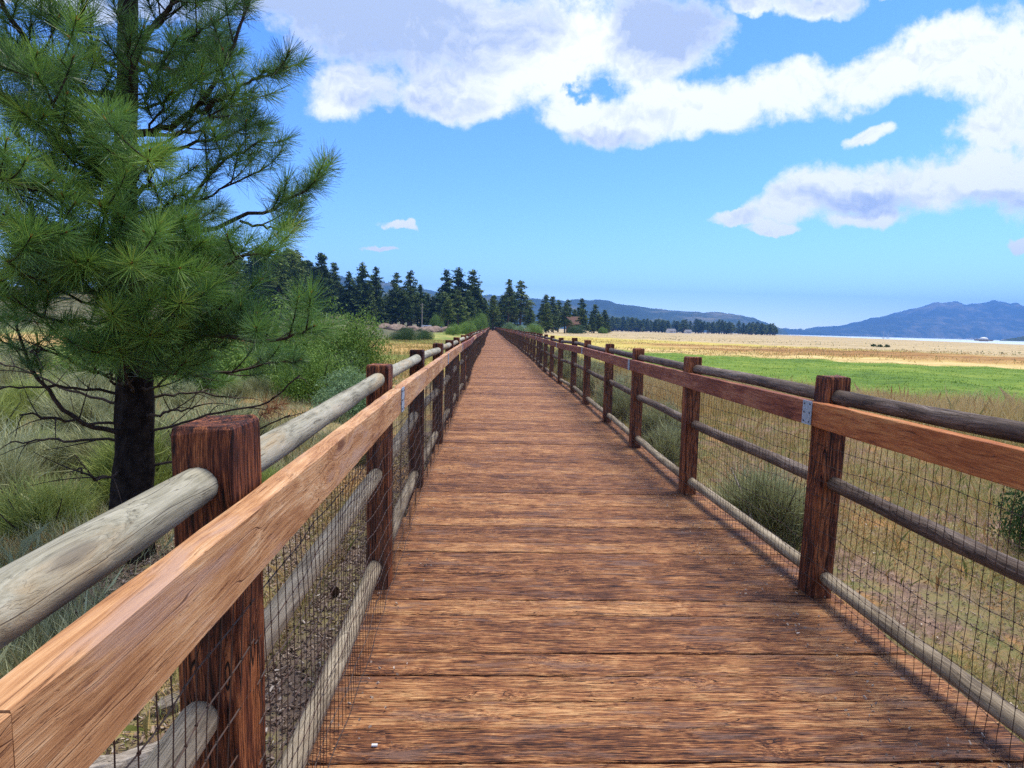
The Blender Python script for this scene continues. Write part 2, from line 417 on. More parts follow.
def ground():
    rad = np.concatenate([[0], np.geomspace(.8, 9000, 150)]); na = 300
    ang = np.linspace(0, 2*np.pi, na, endpoint=False)
    mb = MB(); V = [(0, 0, float(ground_z(0, 0)))]
    for r in rad[1:]:
        x, y = r*np.sin(ang), r*np.cos(ang); V += list(zip(x, y, ground_z(x, y)))
    F = [(0, 1+(j+1) % na, 1+j) for j in range(na)]
    for i in range(len(rad)-2):
        a, b = 1+i*na, 1+(i+1)*na
        for j in range(na):
            k = (j+1) % na; F.append((a+j, a+k, b+k, b+j))
    mb.add(V, F)
    m, nt, b = new_mat('lakebed_ground')
    t = nt.nodes.new('ShaderNodeTexCoord'); v = t.outputs['Object']
    x, y, z = sep(nt, v)
    big = noise(nt, v, .12, 5, .6); mid = noise(nt, v, .9, 5, .65); fin = noise(nt, v, 9, 5, .7); vf = noise(nt, v, 60, 4, .7)
    far = noise(nt, mapping(nt, v, scale=(.35, 1.6, 1), rot=(0, 0, .55)), .09, 7, .68)
    wob = (big-.5)*12.0 + (mid-.5)*3.0 + (far-.5)*18.0
    soil = ramp(nt, fin*.6+vf*.5-.05, [(.35,(.07,.042,.03)),(.48,(.16,.10,.07)),(.6,(.27,.18,.125)),(.75,(.40,.30,.22))])
    dry = ramp(nt, mid*.5+fin*.5, [(.3,(.07,.085,.03)),(.45,(.14,.14,.05)),(.58,(.24,.17,.08)),(.75,(.28,.15,.075))])
    near = mixc(nt, (noise(nt, v, 1.6, 6, .7)).step(.44, .54), soil, dry)
    near = mixc(nt, noise(nt, mapping(nt, v, loc=(7, 3, 0)), .8, 5, .7).step(.5, .62)*.35, near, (.13,.13,.05))
    near = mixc(nt, noise(nt, mapping(nt, v, loc=(1, 9, 0)), 1.1, 5, .7).step(.55, .64)*.7, near, (.40,.20,.07))
    leftn = ramp(nt, (mid*.6+fin*.45), [(.3,(.08,.055,.042)),(.46,(.20,.145,.11)),(.56,(.25,.21,.09)),(.7,(.40,.27,.13))])
    leftn = mixc(nt, noise(nt, v, .5, 4, .6).step(.5, .6)*.7*(y.step(4, 8)), leftn, (.50,.28,.11))
    green = ramp(nt, mid*.5+big*.5, [(.36,(.055,.115,.008)),(.5,(.115,.195,.014)),(.62,(.20,.26,.03))])
    tan = ramp(nt, far*.7+mid*.3, [(.4,(.36,.25,.08)),(.52,(.52,.38,.14)),(.62,(.60,.46,.20))]); brown = ramp(nt, far*.7+mid*.3, [(.40,(.20,.095,.025)),(.5,(.32,.17,.045)),(.6,(.47,.32,.11))])
    yel = ramp(nt, far*.5+mid*.5, [(.35,(.22,.24,.05)),(.5,(.48,.38,.08)),(.65,(.56,.42,.12))])
    beach = ramp(nt, far*.6+mid*.5, [(.40,(.16,.125,.05)),(.48,(.31,.235,.11)),(.54,(.41,.31,.15)),(.62,(.47,.37,.21))])
    forest = ramp(nt, mid*.6+big*.4, [(.35,(.04,.055,.02)),(.5,(.10,.10,.045)),(.65,(.22,.16,.10))])
    w = y + x*.62 + wob*.35
    w2 = y + x*1.9 + wob
    xr = x + wob*.25
    c = mixc(nt, x.step(2.0, -1.2), near, leftn)
    c = mixc(nt, w.step(22, 28), c, yel)                                          # yellow fields ahead
    w_ = w + (mid-.5)*9.0 + (fin-.5)*4 + (big-.5)*14
    c = mixc(nt, w_.step(23, 30)*(w_.step(69, 65))*(xr.step(7, 11)), c, green)       # the green meadow
    c = mixc(nt, w_.step(65, 69)*(w.step(82, 75))*(x.step(8, 12)), c, tan)
    c = mixc(nt, w_.step(75, 83)*(w.step(128, 112))*(xr.step(16, 30)), c, brown)
    c = mixc(nt, w2.step(196, 214), c, beach)
    lf = xr.step(-2.6, -4.5)                                                      # left of the boardwalk
    c = mixc(nt, lf*(y.step(24, 30)), c, ramp(nt, mid*.5+big*.5, [(.35,(.10,.16,.03)),(.5,(.20,.24,.05)),(.62,(.46,.34,.10))]))
    c = mixc(nt, xr.step(-4.6, -5.6)*(y.step(38, 44))*(y.step(68, 60)), c, (.52,.34,.12))
    c = mixc(nt, (x+y*.03).step(-8, -14)*(y.step(60, 85)), c, forest)
    nt.links.new(c, b.inputs['Base Color']); b.inputs['Roughness'].default_value = .95
    bump(nt, b, fin*.5+vf*.3+mid*.4, .6, .06)
    o = mb.build('ground', m, smooth=True); return struct(o)
ground()
# lake
mb = MB()
mb.add([(150,-300,-.72),(8600,-300,-.72),(8600,8000,-.72),(500,8000,-.72),(230,330,-.72)], [(0,1,2,3,4)])
m, nt, b = new_mat('lake_water'); b.inputs['Base Color'].default_value = (.42,.50,.55,1); b.inputs['Roughness'].default_value = .6  # pale base colour carries the sky's reflection
b.inputs['Specular IOR Level'].default_value = .5
t = nt.nodes.new('ShaderNodeTexCoord'); bump(nt, b, noise(nt, t.outputs['Object'], .8, 4, .6), .12, .3)
struct(mb.build('lake_water', m))

# ------------------------------------------------------------------ mountains
def mountain_mat(name, a, b_, c_, scale):
    m, nt, b = new_mat(name)
    t = nt.nodes.new('ShaderNodeTexCoord'); v = t.outputs['Object']
    n1 = noise(nt, v, scale, 6, .65); n2 = noise(nt, v, scale*9, 4, .7)
    c = ramp(nt, n1*.6+n2*.4, [(.38, a), (.52, b_), (.66, c_)])
    nt.links.new(c, b.inputs['Base Color']); b.inputs['Roughness'].default_value = 1
    bump(nt, b, n2+n1, 1.0, 18); return m
mm = mountain_mat('forested_mountain', (.010,.024,.016), (.024,.046,.024), (.20,.18,.12), .0012)
def ridge(name, prof, D, depth, seed, foot=-3.0):
    """a ridge standing at distance D, its skyline from the given profile"""
    r = np.random.default_rng(seed); px = np.array([p[0] for p in prof], float); py = np.array([p[1] for p in prof], float)
    xs = np.linspace(px[0], px[-1], 260); ys = np.interp(xs, px, py)
    ys = ys + np.convolve(r.normal(0, 1.1, 260), np.ones(3)/3, 'same')*.5
    rows = 40; V = []
    ph = r.uniform(0, 6, 8)
    for i in range(rows):
        s = i/(rows-1); rr = D*(1 + depth*(s*2-1))
        shape = np.sin(np.pi*s)**.8 if s <= .5 else np.cos((s-.5)*np.pi)**.7 if s < 1 else 0
        for j in range(260):
            d = ray(xs[j], ys[j]); u, v = d[0]/d[1], d[2]/d[1]
            top = CAM_H + v*D*1.0
            x, y = u*rr, rr
            n = sum(math.sin(x*k1+y*k2+p)*a for k1, k2, p, a in ((.004,.002,ph[0],.12),(.009,-.004,ph[1],.10),(.016,.013,ph[2],.08),(.03,-.022,ph[3],.05)))
            V.append((x, y, foot + (top-foot)*shape*(1 + n*math.sin(np.pi*s*2)*.8*(1 if s < .5 else 0))))
    F = [(i*260+j, i*260+j+1, (i+1)*260+j+1, (i+1)*260+j) for i in range(rows-1) for j in range(259)]
    mb = MB(); mb.add(V, F); return struct(mb.build(name, mm, smooth=True))
ridge('mountain', [(180,300),(260,290),(340,282),(372,284),(440,291),(500,297),(530,299),(560,301),(600,304),(650,308),(690,312),(732,314),(752,318),(768,323),(780,328),(788,333)], 3600, .24, 3)
ridge('mountain', [(690,336),(740,331),(770,329),(785,328),(800,329),(812,331),(822,330),(840,331),(870,334),(900,338)], 5200, .12, 4)
ridge('mountain', [(780,336),(800,331),(815,328),(845,325.5),(858,323),(870,320.5),(885,316),(900,311.5),(920,307.5),(935,305.5),(955,304.5),(975,306),(990,304.5),(1005,306.5),(1030,308),(1080,304),(1180,312),(1300,330),(1400,350)], 6000, .22, 5)
ridge('hill', [(980,344),(995,341),(1010,338.5),(1024,336.5),(1060,333),(1120,330),(1250,340),(1350,356)], 1500, .12, 8)

# ------------------------------------------------------------------ haze
hm = bpy.data.materials.new('haze_air'); hm.use_nodes = True; nt = hm.node_tree; nt.nodes.clear()
ho = nt.nodes.new('ShaderNodeOutputMaterial'); hv_ = nt.nodes.new('ShaderNodeVolumePrincipled')
hv_.inputs['Color'].default_value = (.15,.41,1,1); hv_.inputs['Density'].default_value = 1.7e-4; hv_.inputs['Anisotropy'].default_value = .2
nt.links.new(hv_.outputs[0], ho.inputs['Volume'])
mb = MB(); mb.box((0, 0, 320), (18400, 18400, 650))
o = mb.build('haze', hm, tone=False); o['kind'] = 'stuff'; o['label'] = 'thin blue haze lying over the lake and mountains'

# ------------------------------------------------------------------ the boardwalk
DECK_END = 345.0
def deck():
    mb = MB(); rnd = []
    y = -3.0; r = np.random.default_rng(11)
    while y < DECK_END:
        w = .186 + r.normal(0, .004); gap = r.choice([.002, .005, .009, .013], p=[.34, .3, .22, .14])
        x0 = -.72 + r.normal(0, .012); x1 = 2.235 + r.normal(0, .015); zt = r.normal(0, .0018); q = r.random()
        n = 70 if y < 9 else (12 if y < 25 else 1)
        xs = np.linspace(x0, x1, n+1); ya, yb = y, y+w-gap; ch = .005
        amp = .0022 if n > 12 else 0
        def wob(): return np.convolve(r.normal(0, amp, n+3), np.ones(3)/3, 'valid')*1.5 if n > 1 else np.zeros(n+1)
        e0, e1 = wob(), wob(); tilt = r.normal(0, .0015)
        bow = np.sin(xs*r.uniform(.6, 1.6)+r.uniform(0, 6))*.002
        prof = [(ya, -.075, e0), (ya, zt-ch-tilt, e0), (ya+ch, zt-tilt, e0), (yb-ch, zt+tilt, -e1), (yb, zt-ch+tilt, -e1), (yb, -.075, -e1)]
        V = np.array([[(xs[i], p[0]+p[2][i], p[1]+(bow[i] if k in (1,2,3,4) else 0)) for k, p in enumerate(prof)] for i in range(n+1)]).reshape(-1, 3)
        F = [(i*6+k, (i+1)*6+k, (i+1)*6+k+1, i*6+k+1) for i in range(n) for k in range(5)]
        F += [tuple(range(6)), tuple(n*6+k for k in range(5, -1, -1))]
        F = [f[::-1] for f in F]
        mb.add(V, F, q); rnd.append(np.full(len(V), q)); y += w
    # joists and cross bearers below the planks
    for x in (-.45, .72, 1.9): mb.box((x, DECK_END/2-1.5, -.17), (.09, DECK_END+3, .18)); rnd.append(np.full(8, .3))
    for k in range(int(DECK_END/2.27)): 
        mb.box((.75, 1.3+k*2.27, -.35), (3.0, .14, .16)); rnd.append(np.full(8, .2))
    o = mb.build('boardwalk', M['deck'])
    a = o.data.attributes.new('rnd', 'FLOAT', 'POINT'); a.data.foreach_set('value', np.concatenate(rnd).astype(np.float32))
    return struct(o)
deck()

# ------------------------------------------------------------------ fences
PW, PD, PH = .135, .155, 1.40        # post width across, depth along, height
def post_mesh(seed):
    r = np.random.default_rng(seed); mb = MB()
    zs = [-.95, -.5, 0, .3, .6, .9, 1.1, 1.25, PH-.02, PH-.005, PH]
    n = 7; V = []
    for k, z in enumerate(zs):
        inset = {len(zs)-2: .002, len(zs)-1: .006}.get(k, 0)
        hx, hy = PW/2-inset, PD/2-inset; c = .008
        pts = []
        for (sx, sy, ang) in ((1,1,0),(-1,1,90),(-1,-1,180),(1,-1,270)):
            for t in (0, 45, 90):
                a = R(ang+t); pts.append((sx*(hx-c)+c*math.cos(a), sy*(hy-c)+c*math.sin(a)))
        P = np.array(pts) + r.normal(0, .0012, (12, 2))
        V += [(p[0], p[1], z + (r.normal(0, .002) if k == len(zs)-1 else 0)) for p in P]
    F = [(i*12+j, i*12+(j+1) % 12, (i+1)*12+(j+1) % 12, (i+1)*12+j) for i in range(len(zs)-1) for j in range(12)]
    L = len(zs)-1
    V.append((0, 0, PH-.004)); ci = len(V)-1
    F += [(L*12+j, L*12+(j+1) % 12, ci) for j in range(12)]
    mb.add(V, F); return mb.build('post', M['post'], mesh_only=True)
POSTS = [post_mesh(s) for s in range(6)]
def log_mesh(mat, seed, rad=.043):
    """round rail one metre long in y, scaled to its span; ends worn round"""
    r = np.random.default_rng(seed); mb = MB(); n = 16; ys = np.concatenate([[0, .004, .012, .022], np.linspace(.04, .96, 20), [.978, .988, .996, 1]])
    rs = np.concatenate([[.45, .78, .93, .99], np.ones(20), [.99, .93, .78, .45]])
    ph = r.uniform(0, 6, 4); V = []; ang = np.linspace(0, 2*np.pi, n, endpoint=False)
    for y, s in zip(ys, rs):
        cx = .004*math.sin(y*3.1*2+ph[0]); cz = .004*math.sin(y*2.3*2+ph[1])
        rr = rad*s*(1+.03*math.sin(y*17+ph[2])+.03*np.sin(3*ang+ph[3]+y*2)+r.normal(0, .006, n))
        V += list(zip(cx+rr*np.cos(ang), np.full(n, y), cz+rr*np.sin(ang)))
    F = [(i*n+j, (i+1)*n+j, (i+1)*n+(j+1) % n, i*n+(j+1) % n) for i in range(len(ys)-1) for j in range(n)]
    F += [tuple(range(n)), tuple((len(ys)-1)*n+j for j in range(n-1, -1, -1))]
    mb.add(V, F); return mb.build('rail', mat, mesh_only=True, smooth=True)
# the log keeps its true length in object space so the grain is not stretched: one mesh per span length 2.1
def scaled(me, L):
    co = np.zeros(len(me.vertices)*3, np.float32); me.vertices.foreach_get('co', co); co = co.reshape(-1, 3)
    y = co[:, 1].copy(); d = np.minimum(y, 1-y)
    co[:, 1] = np.where(d < .03, np.where(y < .5, y*1.0, L-(1-y)*1.0), .03+(y-.03)/(.94)*(L-.06)); me.vertices.foreach_set('co', co.ravel()); me.update(); return me
SPAN = 2.265; LOGL = SPAN-PD+.012
LOGS = {k: [scaled(log_mesh(M[k], s+10*i), LOGL) for s in range(4)] for i, k in enumerate(('log_pale', 'log_dark', 'log_low'))}
def wire_mesh_data(seed, fine=True):
    r = np.random.default_rng(seed); mb = MB(); L = SPAN; W = .0016
    zs = np.linspace(1.09, .02, 11); ph = r.uniform(0, 6, 6)
    def off(y, z):      # the net bulges and ripples a little between the posts
        return .010*math.sin(y*2.9+ph[0])*math.sin(z*5+ph[1]) + .004*math.sin(y*14+ph[2]+z*3)
    def dy(y, z): return .004*math.sin(z*9+y*23+ph[3]) + .003*math.sin(z*21+y*7)
    def dzz(y, z): return .012*math.sin(y*4.7+z*6+ph[4]) + .004*math.sin(y*23+ph[5]+z*9)
    def P(y, z):
        if z > .03: return (off(y, z), y+dy(y, z), max(z+dzz(y, z)*min(1, (1.12-z)*4), .012))
        d = .03-z       # the foot of the net bends over onto the deck
        return (d*1.0+off(y, .03), y+dy(y, z), .010+.010*abs(math.sin(y*9+ph[1]))*min(1, d*12))
    ny = int(L/.0508)
    for i in range(ny):
        y = (i+.5)*L/ny; pts = [P(y, z) for z in (1.10, .95, .8, .65, .5, .35, .2, .08, .03, -.01)]
        mb.tube(pts, W, 3 if fine else 3, False)
    for k, z in enumerate(list(zs)):
        pts = [P(y, z) for y in np.linspace(0, L, 46 if fine else 12)]
        mb.tube(pts, W*1.15, 3, False)
        if fine:        # the knots of the net
            for i in range(ny):
                y = (i+.5)*L/ny; p = P(y, z); mb.box(p, (.0045, .0055, .0055))
    return mb.build('wire_mesh', M['wire'], mesh_only=True)
WIRE = [wire_mesh_data(s) for s in range(3)]
def plate_mesh():
    mb = MB(); mb.box((0, 0, 0), (.004, .10, .148))
    return mb.build('splice_plate', M['steel'], mesh_only=True)
PLATE = plate_mesh()
def bolt_mesh():
    mb = MB(); mb.tube([(-.005, 0, 0), (.001, 0, 0), (.004, 0, 0), (.007, 0, 0)], [.012, .012, .0085, .003], 10)
    return mb.build('bolt', M['bolt'], mesh_only=True, smooth=True)
BOLT = bolt_mesh()
def beam_obj(p0, p1, side, mat, parent, seed, cut=0):
    """rectangular timber from p0 to p1 (inner face centre line), thickness away from the walkway"""
    r = np.random.default_rng(seed); mb = MB(); p0 = np.array(p0); p1 = np.array(p1); L = np.linalg.norm(p1-p0)
    n = max(8, int(L/.12)); T, Hh = .060, .150; c = .0035; V = []
    for i in range(n+1):
        y = L*i/n; j = r.normal(0, .0008, 8)
        e = .004 if i in (0, n) else 0
        hx0, hx1, hz = 0+e, T-e, Hh/2-e
        prof = [(hx0, -hz+c), (hx0, hz-c), (hx0+c, hz), (hx1-c, hz), (hx1, hz-c), (hx1, -hz+c), (hx1-c, -hz), (hx0+c, -hz)]
        V += [(side*(q[0])+j[k], y, q[1]+j[(k+3) % 8]) for k, q in enumerate(prof)]
    F = [(i*8+j, (i+1)*8+j, (i+1)*8+(j+1) % 8, i*8+(j+1) % 8) for i in range(n) for j in range(8)]
    F += [tuple(range(8)), tuple(n*8+j for j in range(7, -1, -1))]
    if side < 0: pass
    else: F = [f[::-1] for f in F]
    mb.add(V, F); o = mb.build('beam', mat, parent)
    d = p1-p0; o.location = p0.tolist()
    o.rotation_euler = (math.asin(d[2]/L), 0, -math.atan2(d[0], d[1]))
    return o
def fence(side, name_label, near_y, xin, zr):
    r = np.random.default_rng(5+side)
    root = thing('boardwalk_fence', name_label, 'fence', (0, 0, 0))
    K = len(near_y)
    cx = [xin[k] + side*PW/2 for k in range(K)]
    topz, midz, lowz, beamz = zr
    def dec(o, parent=root): return o
    # posts
    hgt = [r.normal(0, .010) if k > 4 else 0 for k in range(K)]
    top_off = [0]*K
    if side < 0: top_off[0], top_off[1], top_off[2] = -.022, -.026, -.004
    lean = [r.normal(0, .006) for k in range(K)]
    rest = MB(); restr = MB(); restw = MB()
    n_rail = 0
    for k in range(K):
        loc = (cx[k], near_y[k]+PD/2, hgt[k]+(.017 if side < 0 and k == 1 else 0))
        if k < 100:
            o = put('post', POSTS[(k*5+side) % 6], root, loc); o.rotation_euler = (r.normal(0, .004), lean[k]*.8, r.choice([0, math.pi])+r.normal(0, .012))
        else: rest.box((loc[0], loc[1], PH/2-.3), (PW, PD, PH+.6))
    if K > 100: q = rest.build('post', M['post'], root); q['kind'] = 'stuff'
    # rails
    for k in range(K-1):
        ya, yb = near_y[k]+PD, near_y[k+1]
        for i, z in enumerate((topz, midz, lowz)):
            xo = side*(.0 if i == 0 else .012)
            p0 = np.array([cx[k]+xo, ya-.006, z+hgt[k]*.6+r.normal(0, .006)]); p1 = np.array([cx[k+1]+xo, yb+.006, z+hgt[k+1]*.6+r.normal(0, .006)])
            if i == 0: p0[2] += top_off[k]; p1[2] += top_off[k+1]
            d = p1-p0; L = np.linalg.norm(d)
            if n_rail < 99:
                kind = ('log_pale' if side < 0 else 'log_dark') if i == 0 else ('log_low' if (i == 2 or side < 0) else 'log_dark')
                o = put('rail', LOGS[kind][(k*3+i) % 4], root, p0.tolist()); o.scale = (1, L/LOGL, 1)
                o.rotation_euler = (math.asin(d[2]/L), 0, -math.atan2(d[0], d[1])); n_rail += 1
            else: restr.tube([p0, p1], .043, 6)
    q = restr.build('rail', M['log_dark'] if side > 0 else M['log_low'], root); q['kind'] = 'stuff'
    # the square timber on the walkway side, one length for two spans, steel plate over each joint
    def inner(y, ):  # inner face line of the timber
        return np.interp(y, [q+PD/2 for q in near_y], xin) - side*.068
    def bz(y): return beamz + np.interp(y, [q+PD/2 for q in near_y], hgt)*.8
    if side < 0: cuts = [-1.9, .548, near_y[2]+PD/2] + [near_y[k]+PD/2 for k in range(4, K, 2)]
    else: cuts = [-1.2, near_y[1]+PD/2] + [near_y[k]+PD/2 for k in range(3, K, 2)]
    for i in range(len(cuts)-1):
        a, b_ = cuts[i]+.0015, cuts[i+1]-.0015
        if side < 0: mat = M['beam_tan'] if i < 3 else M['beam_red'] if i % 3 else M['beam_tan']
        else: mat = M['beam_orange'] if i == 0 else M['beam_red']
        beam_obj((inner(a), a, bz(a)), (inner(b_), b_, bz(b_)), side, mat, root, 100+i)
        if i > 0 and not (side < 0 and i == 1) and cuts[i] < 200:
            o = put('splice_plate', PLATE, root, (inner(cuts[i])-side*.003, cuts[i], bz(cuts[i])+.002))
            if cuts[i] < 9:
                for yy_ in (-.03, .03):
                    for zz_ in (-.055, .0, .055):
                        q = put('bolt', BOLT, o, (-side*.002, yy_, zz_)); q.scale = (.6, .6, .6); q.rotation_euler = (0, 0, 0 if side < 0 else math.pi)
    for k in (() if side > 0 else (1,)):
        for dz_ in (.035, -.04):
            y = near_y[k]+PD/2+(.03 if dz_ > 0 else .0)
            if min(abs(y-c) for c in cuts) < .1: continue
            put('bolt', BOLT, root, (float(inner(y))-side*.001, y, float(bz(y))+dz_)).rotation_euler = (0, 0, 0 if side < 0 else math.pi)
    # the wire net, one panel between each two posts
    for k in range(K-1):
        x0, x1 = xin[k]-side*.004, xin[k+1]-side*.004; y0, y1 = near_y[k]+PD/2, near_y[k+1]+PD/2
        if k < 100:
            o = put('wire_mesh', WIRE[(k+side) % 3], root, (x0, y0, 0)); L = math.hypot(x1-x0, y1-y0)
            # local +x must point onto the deck
            o.scale = (-side, L/SPAN, 1); o.rotation_euler = (0, 0, -math.atan2(x1-x0, y1-y0))
        else:
            for z in np.linspace(.1, 1.05, 5): restw.tube([(x0, y0, z), (x1, y1, z)], .002, 3, False)
    q = restw.build('wire_mesh', M['wire'], root); q['kind'] = 'stuff'
    return root
def line(first, xs, side, seed):
    r = np.random.default_rng(seed); ys = list(first); x = list(xs)
    while ys[-1] < DECK_END-3:
        ys.append(ys[-1]+2.265+r.normal(0, .03))
        base = (-.64 if side < 0 else 2.10) + .05*math.sin(ys[-1]*.11+seed) + .035*math.sin(ys[-1]*.37+seed)
        x.append(x[-1]*.35+base*.65+r.normal(0, .012))
    return ys, x
yl, xl = line([-1.0, 1.25, 3.44, 5.70, 7.90], [-.475, -.56, -.605, -.665, -.655], -1, 2)
yr, xr_ = line([1.12, 3.37, 5.575, 7.83, 9.98, 12.35, 14.65], [2.06, 2.05, 1.985, 2.01, 2.05, 2.07, 2.11], 1, 3)
fence(-1, 'left fence along the boardwalk, topped by pale grey log rails above a tan timber', yl, xl, (1.312, .745, .135, 1.187))
fence(1, 'right fence along the boardwalk, topped by dark brown log rails above a red timber', yr, xr_, (1.282, .728, .130, 1.168))

# ------------------------------------------------------------------ plants: builders
def unit(v): return v/(np.linalg.norm(v, axis=-1, keepdims=True)+1e-9)
def needle_tuft(mb, p, d, L, n, r, tone, w=.0040, spread=(6, 95)):
    n = int(n*1.0); tone = tone+.14
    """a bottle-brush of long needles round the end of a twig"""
    d = unit(np.asarray(d, float)); a = unit(np.cross(d, [.13, .2, 1.0])); b = np.cross(d, a)
    t = r.random(n)**.8                                # 0 = tip of the twig, 1 = back along it
    base = p - d*(t*L*.75)[:, None]
    phi = np.radians(spread[0]+(spread[1]-spread[0])*(t**.7)*r.uniform(.6, 1.1, n)); th = r.uniform(0, 2*np.pi, n)
    dirs = d*np.cos(phi)[:, None] + (a*np.cos(th)[:, None]+b*np.sin(th)[:, None])*np.sin(phi)[:, None]
    dirs[:, 2] += .10
    dirs = unit(dirs); ln = L*r.uniform(.7, 1.08, n)
    tip = base + dirs*ln[:, None] + np.array([0, 0, -1.0])*(ln*ln*.25)[:, None]
    side = unit(np.cross(dirs, r.normal(0, 1, (n, 3))))*w/2
    V = np.stack([base-side*.8, base+side*.8, tip+side*.45, tip-side*.45], 1)
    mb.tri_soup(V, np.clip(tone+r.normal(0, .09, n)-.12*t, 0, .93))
    # orange buds at the very tip
    m_ = 5; dirs = unit(d+r.normal(0, .3, (m_, 3))); bs = np.repeat(p[None]+0, m_, 0); s2 = unit(np.cross(dirs, r.normal(0, 1, (m_, 3))))*.004
    mb.tri_soup(np.stack([bs-s2, bs+s2, bs+dirs*.03], 1), np.full(m_, 1.0))
def bez(p0, p1, p2, n):
    t = np.linspace(0, 1, n)[:, None]; return (1-t)**2*p0 + 2*t*(1-t)*p1 + t*t*p2

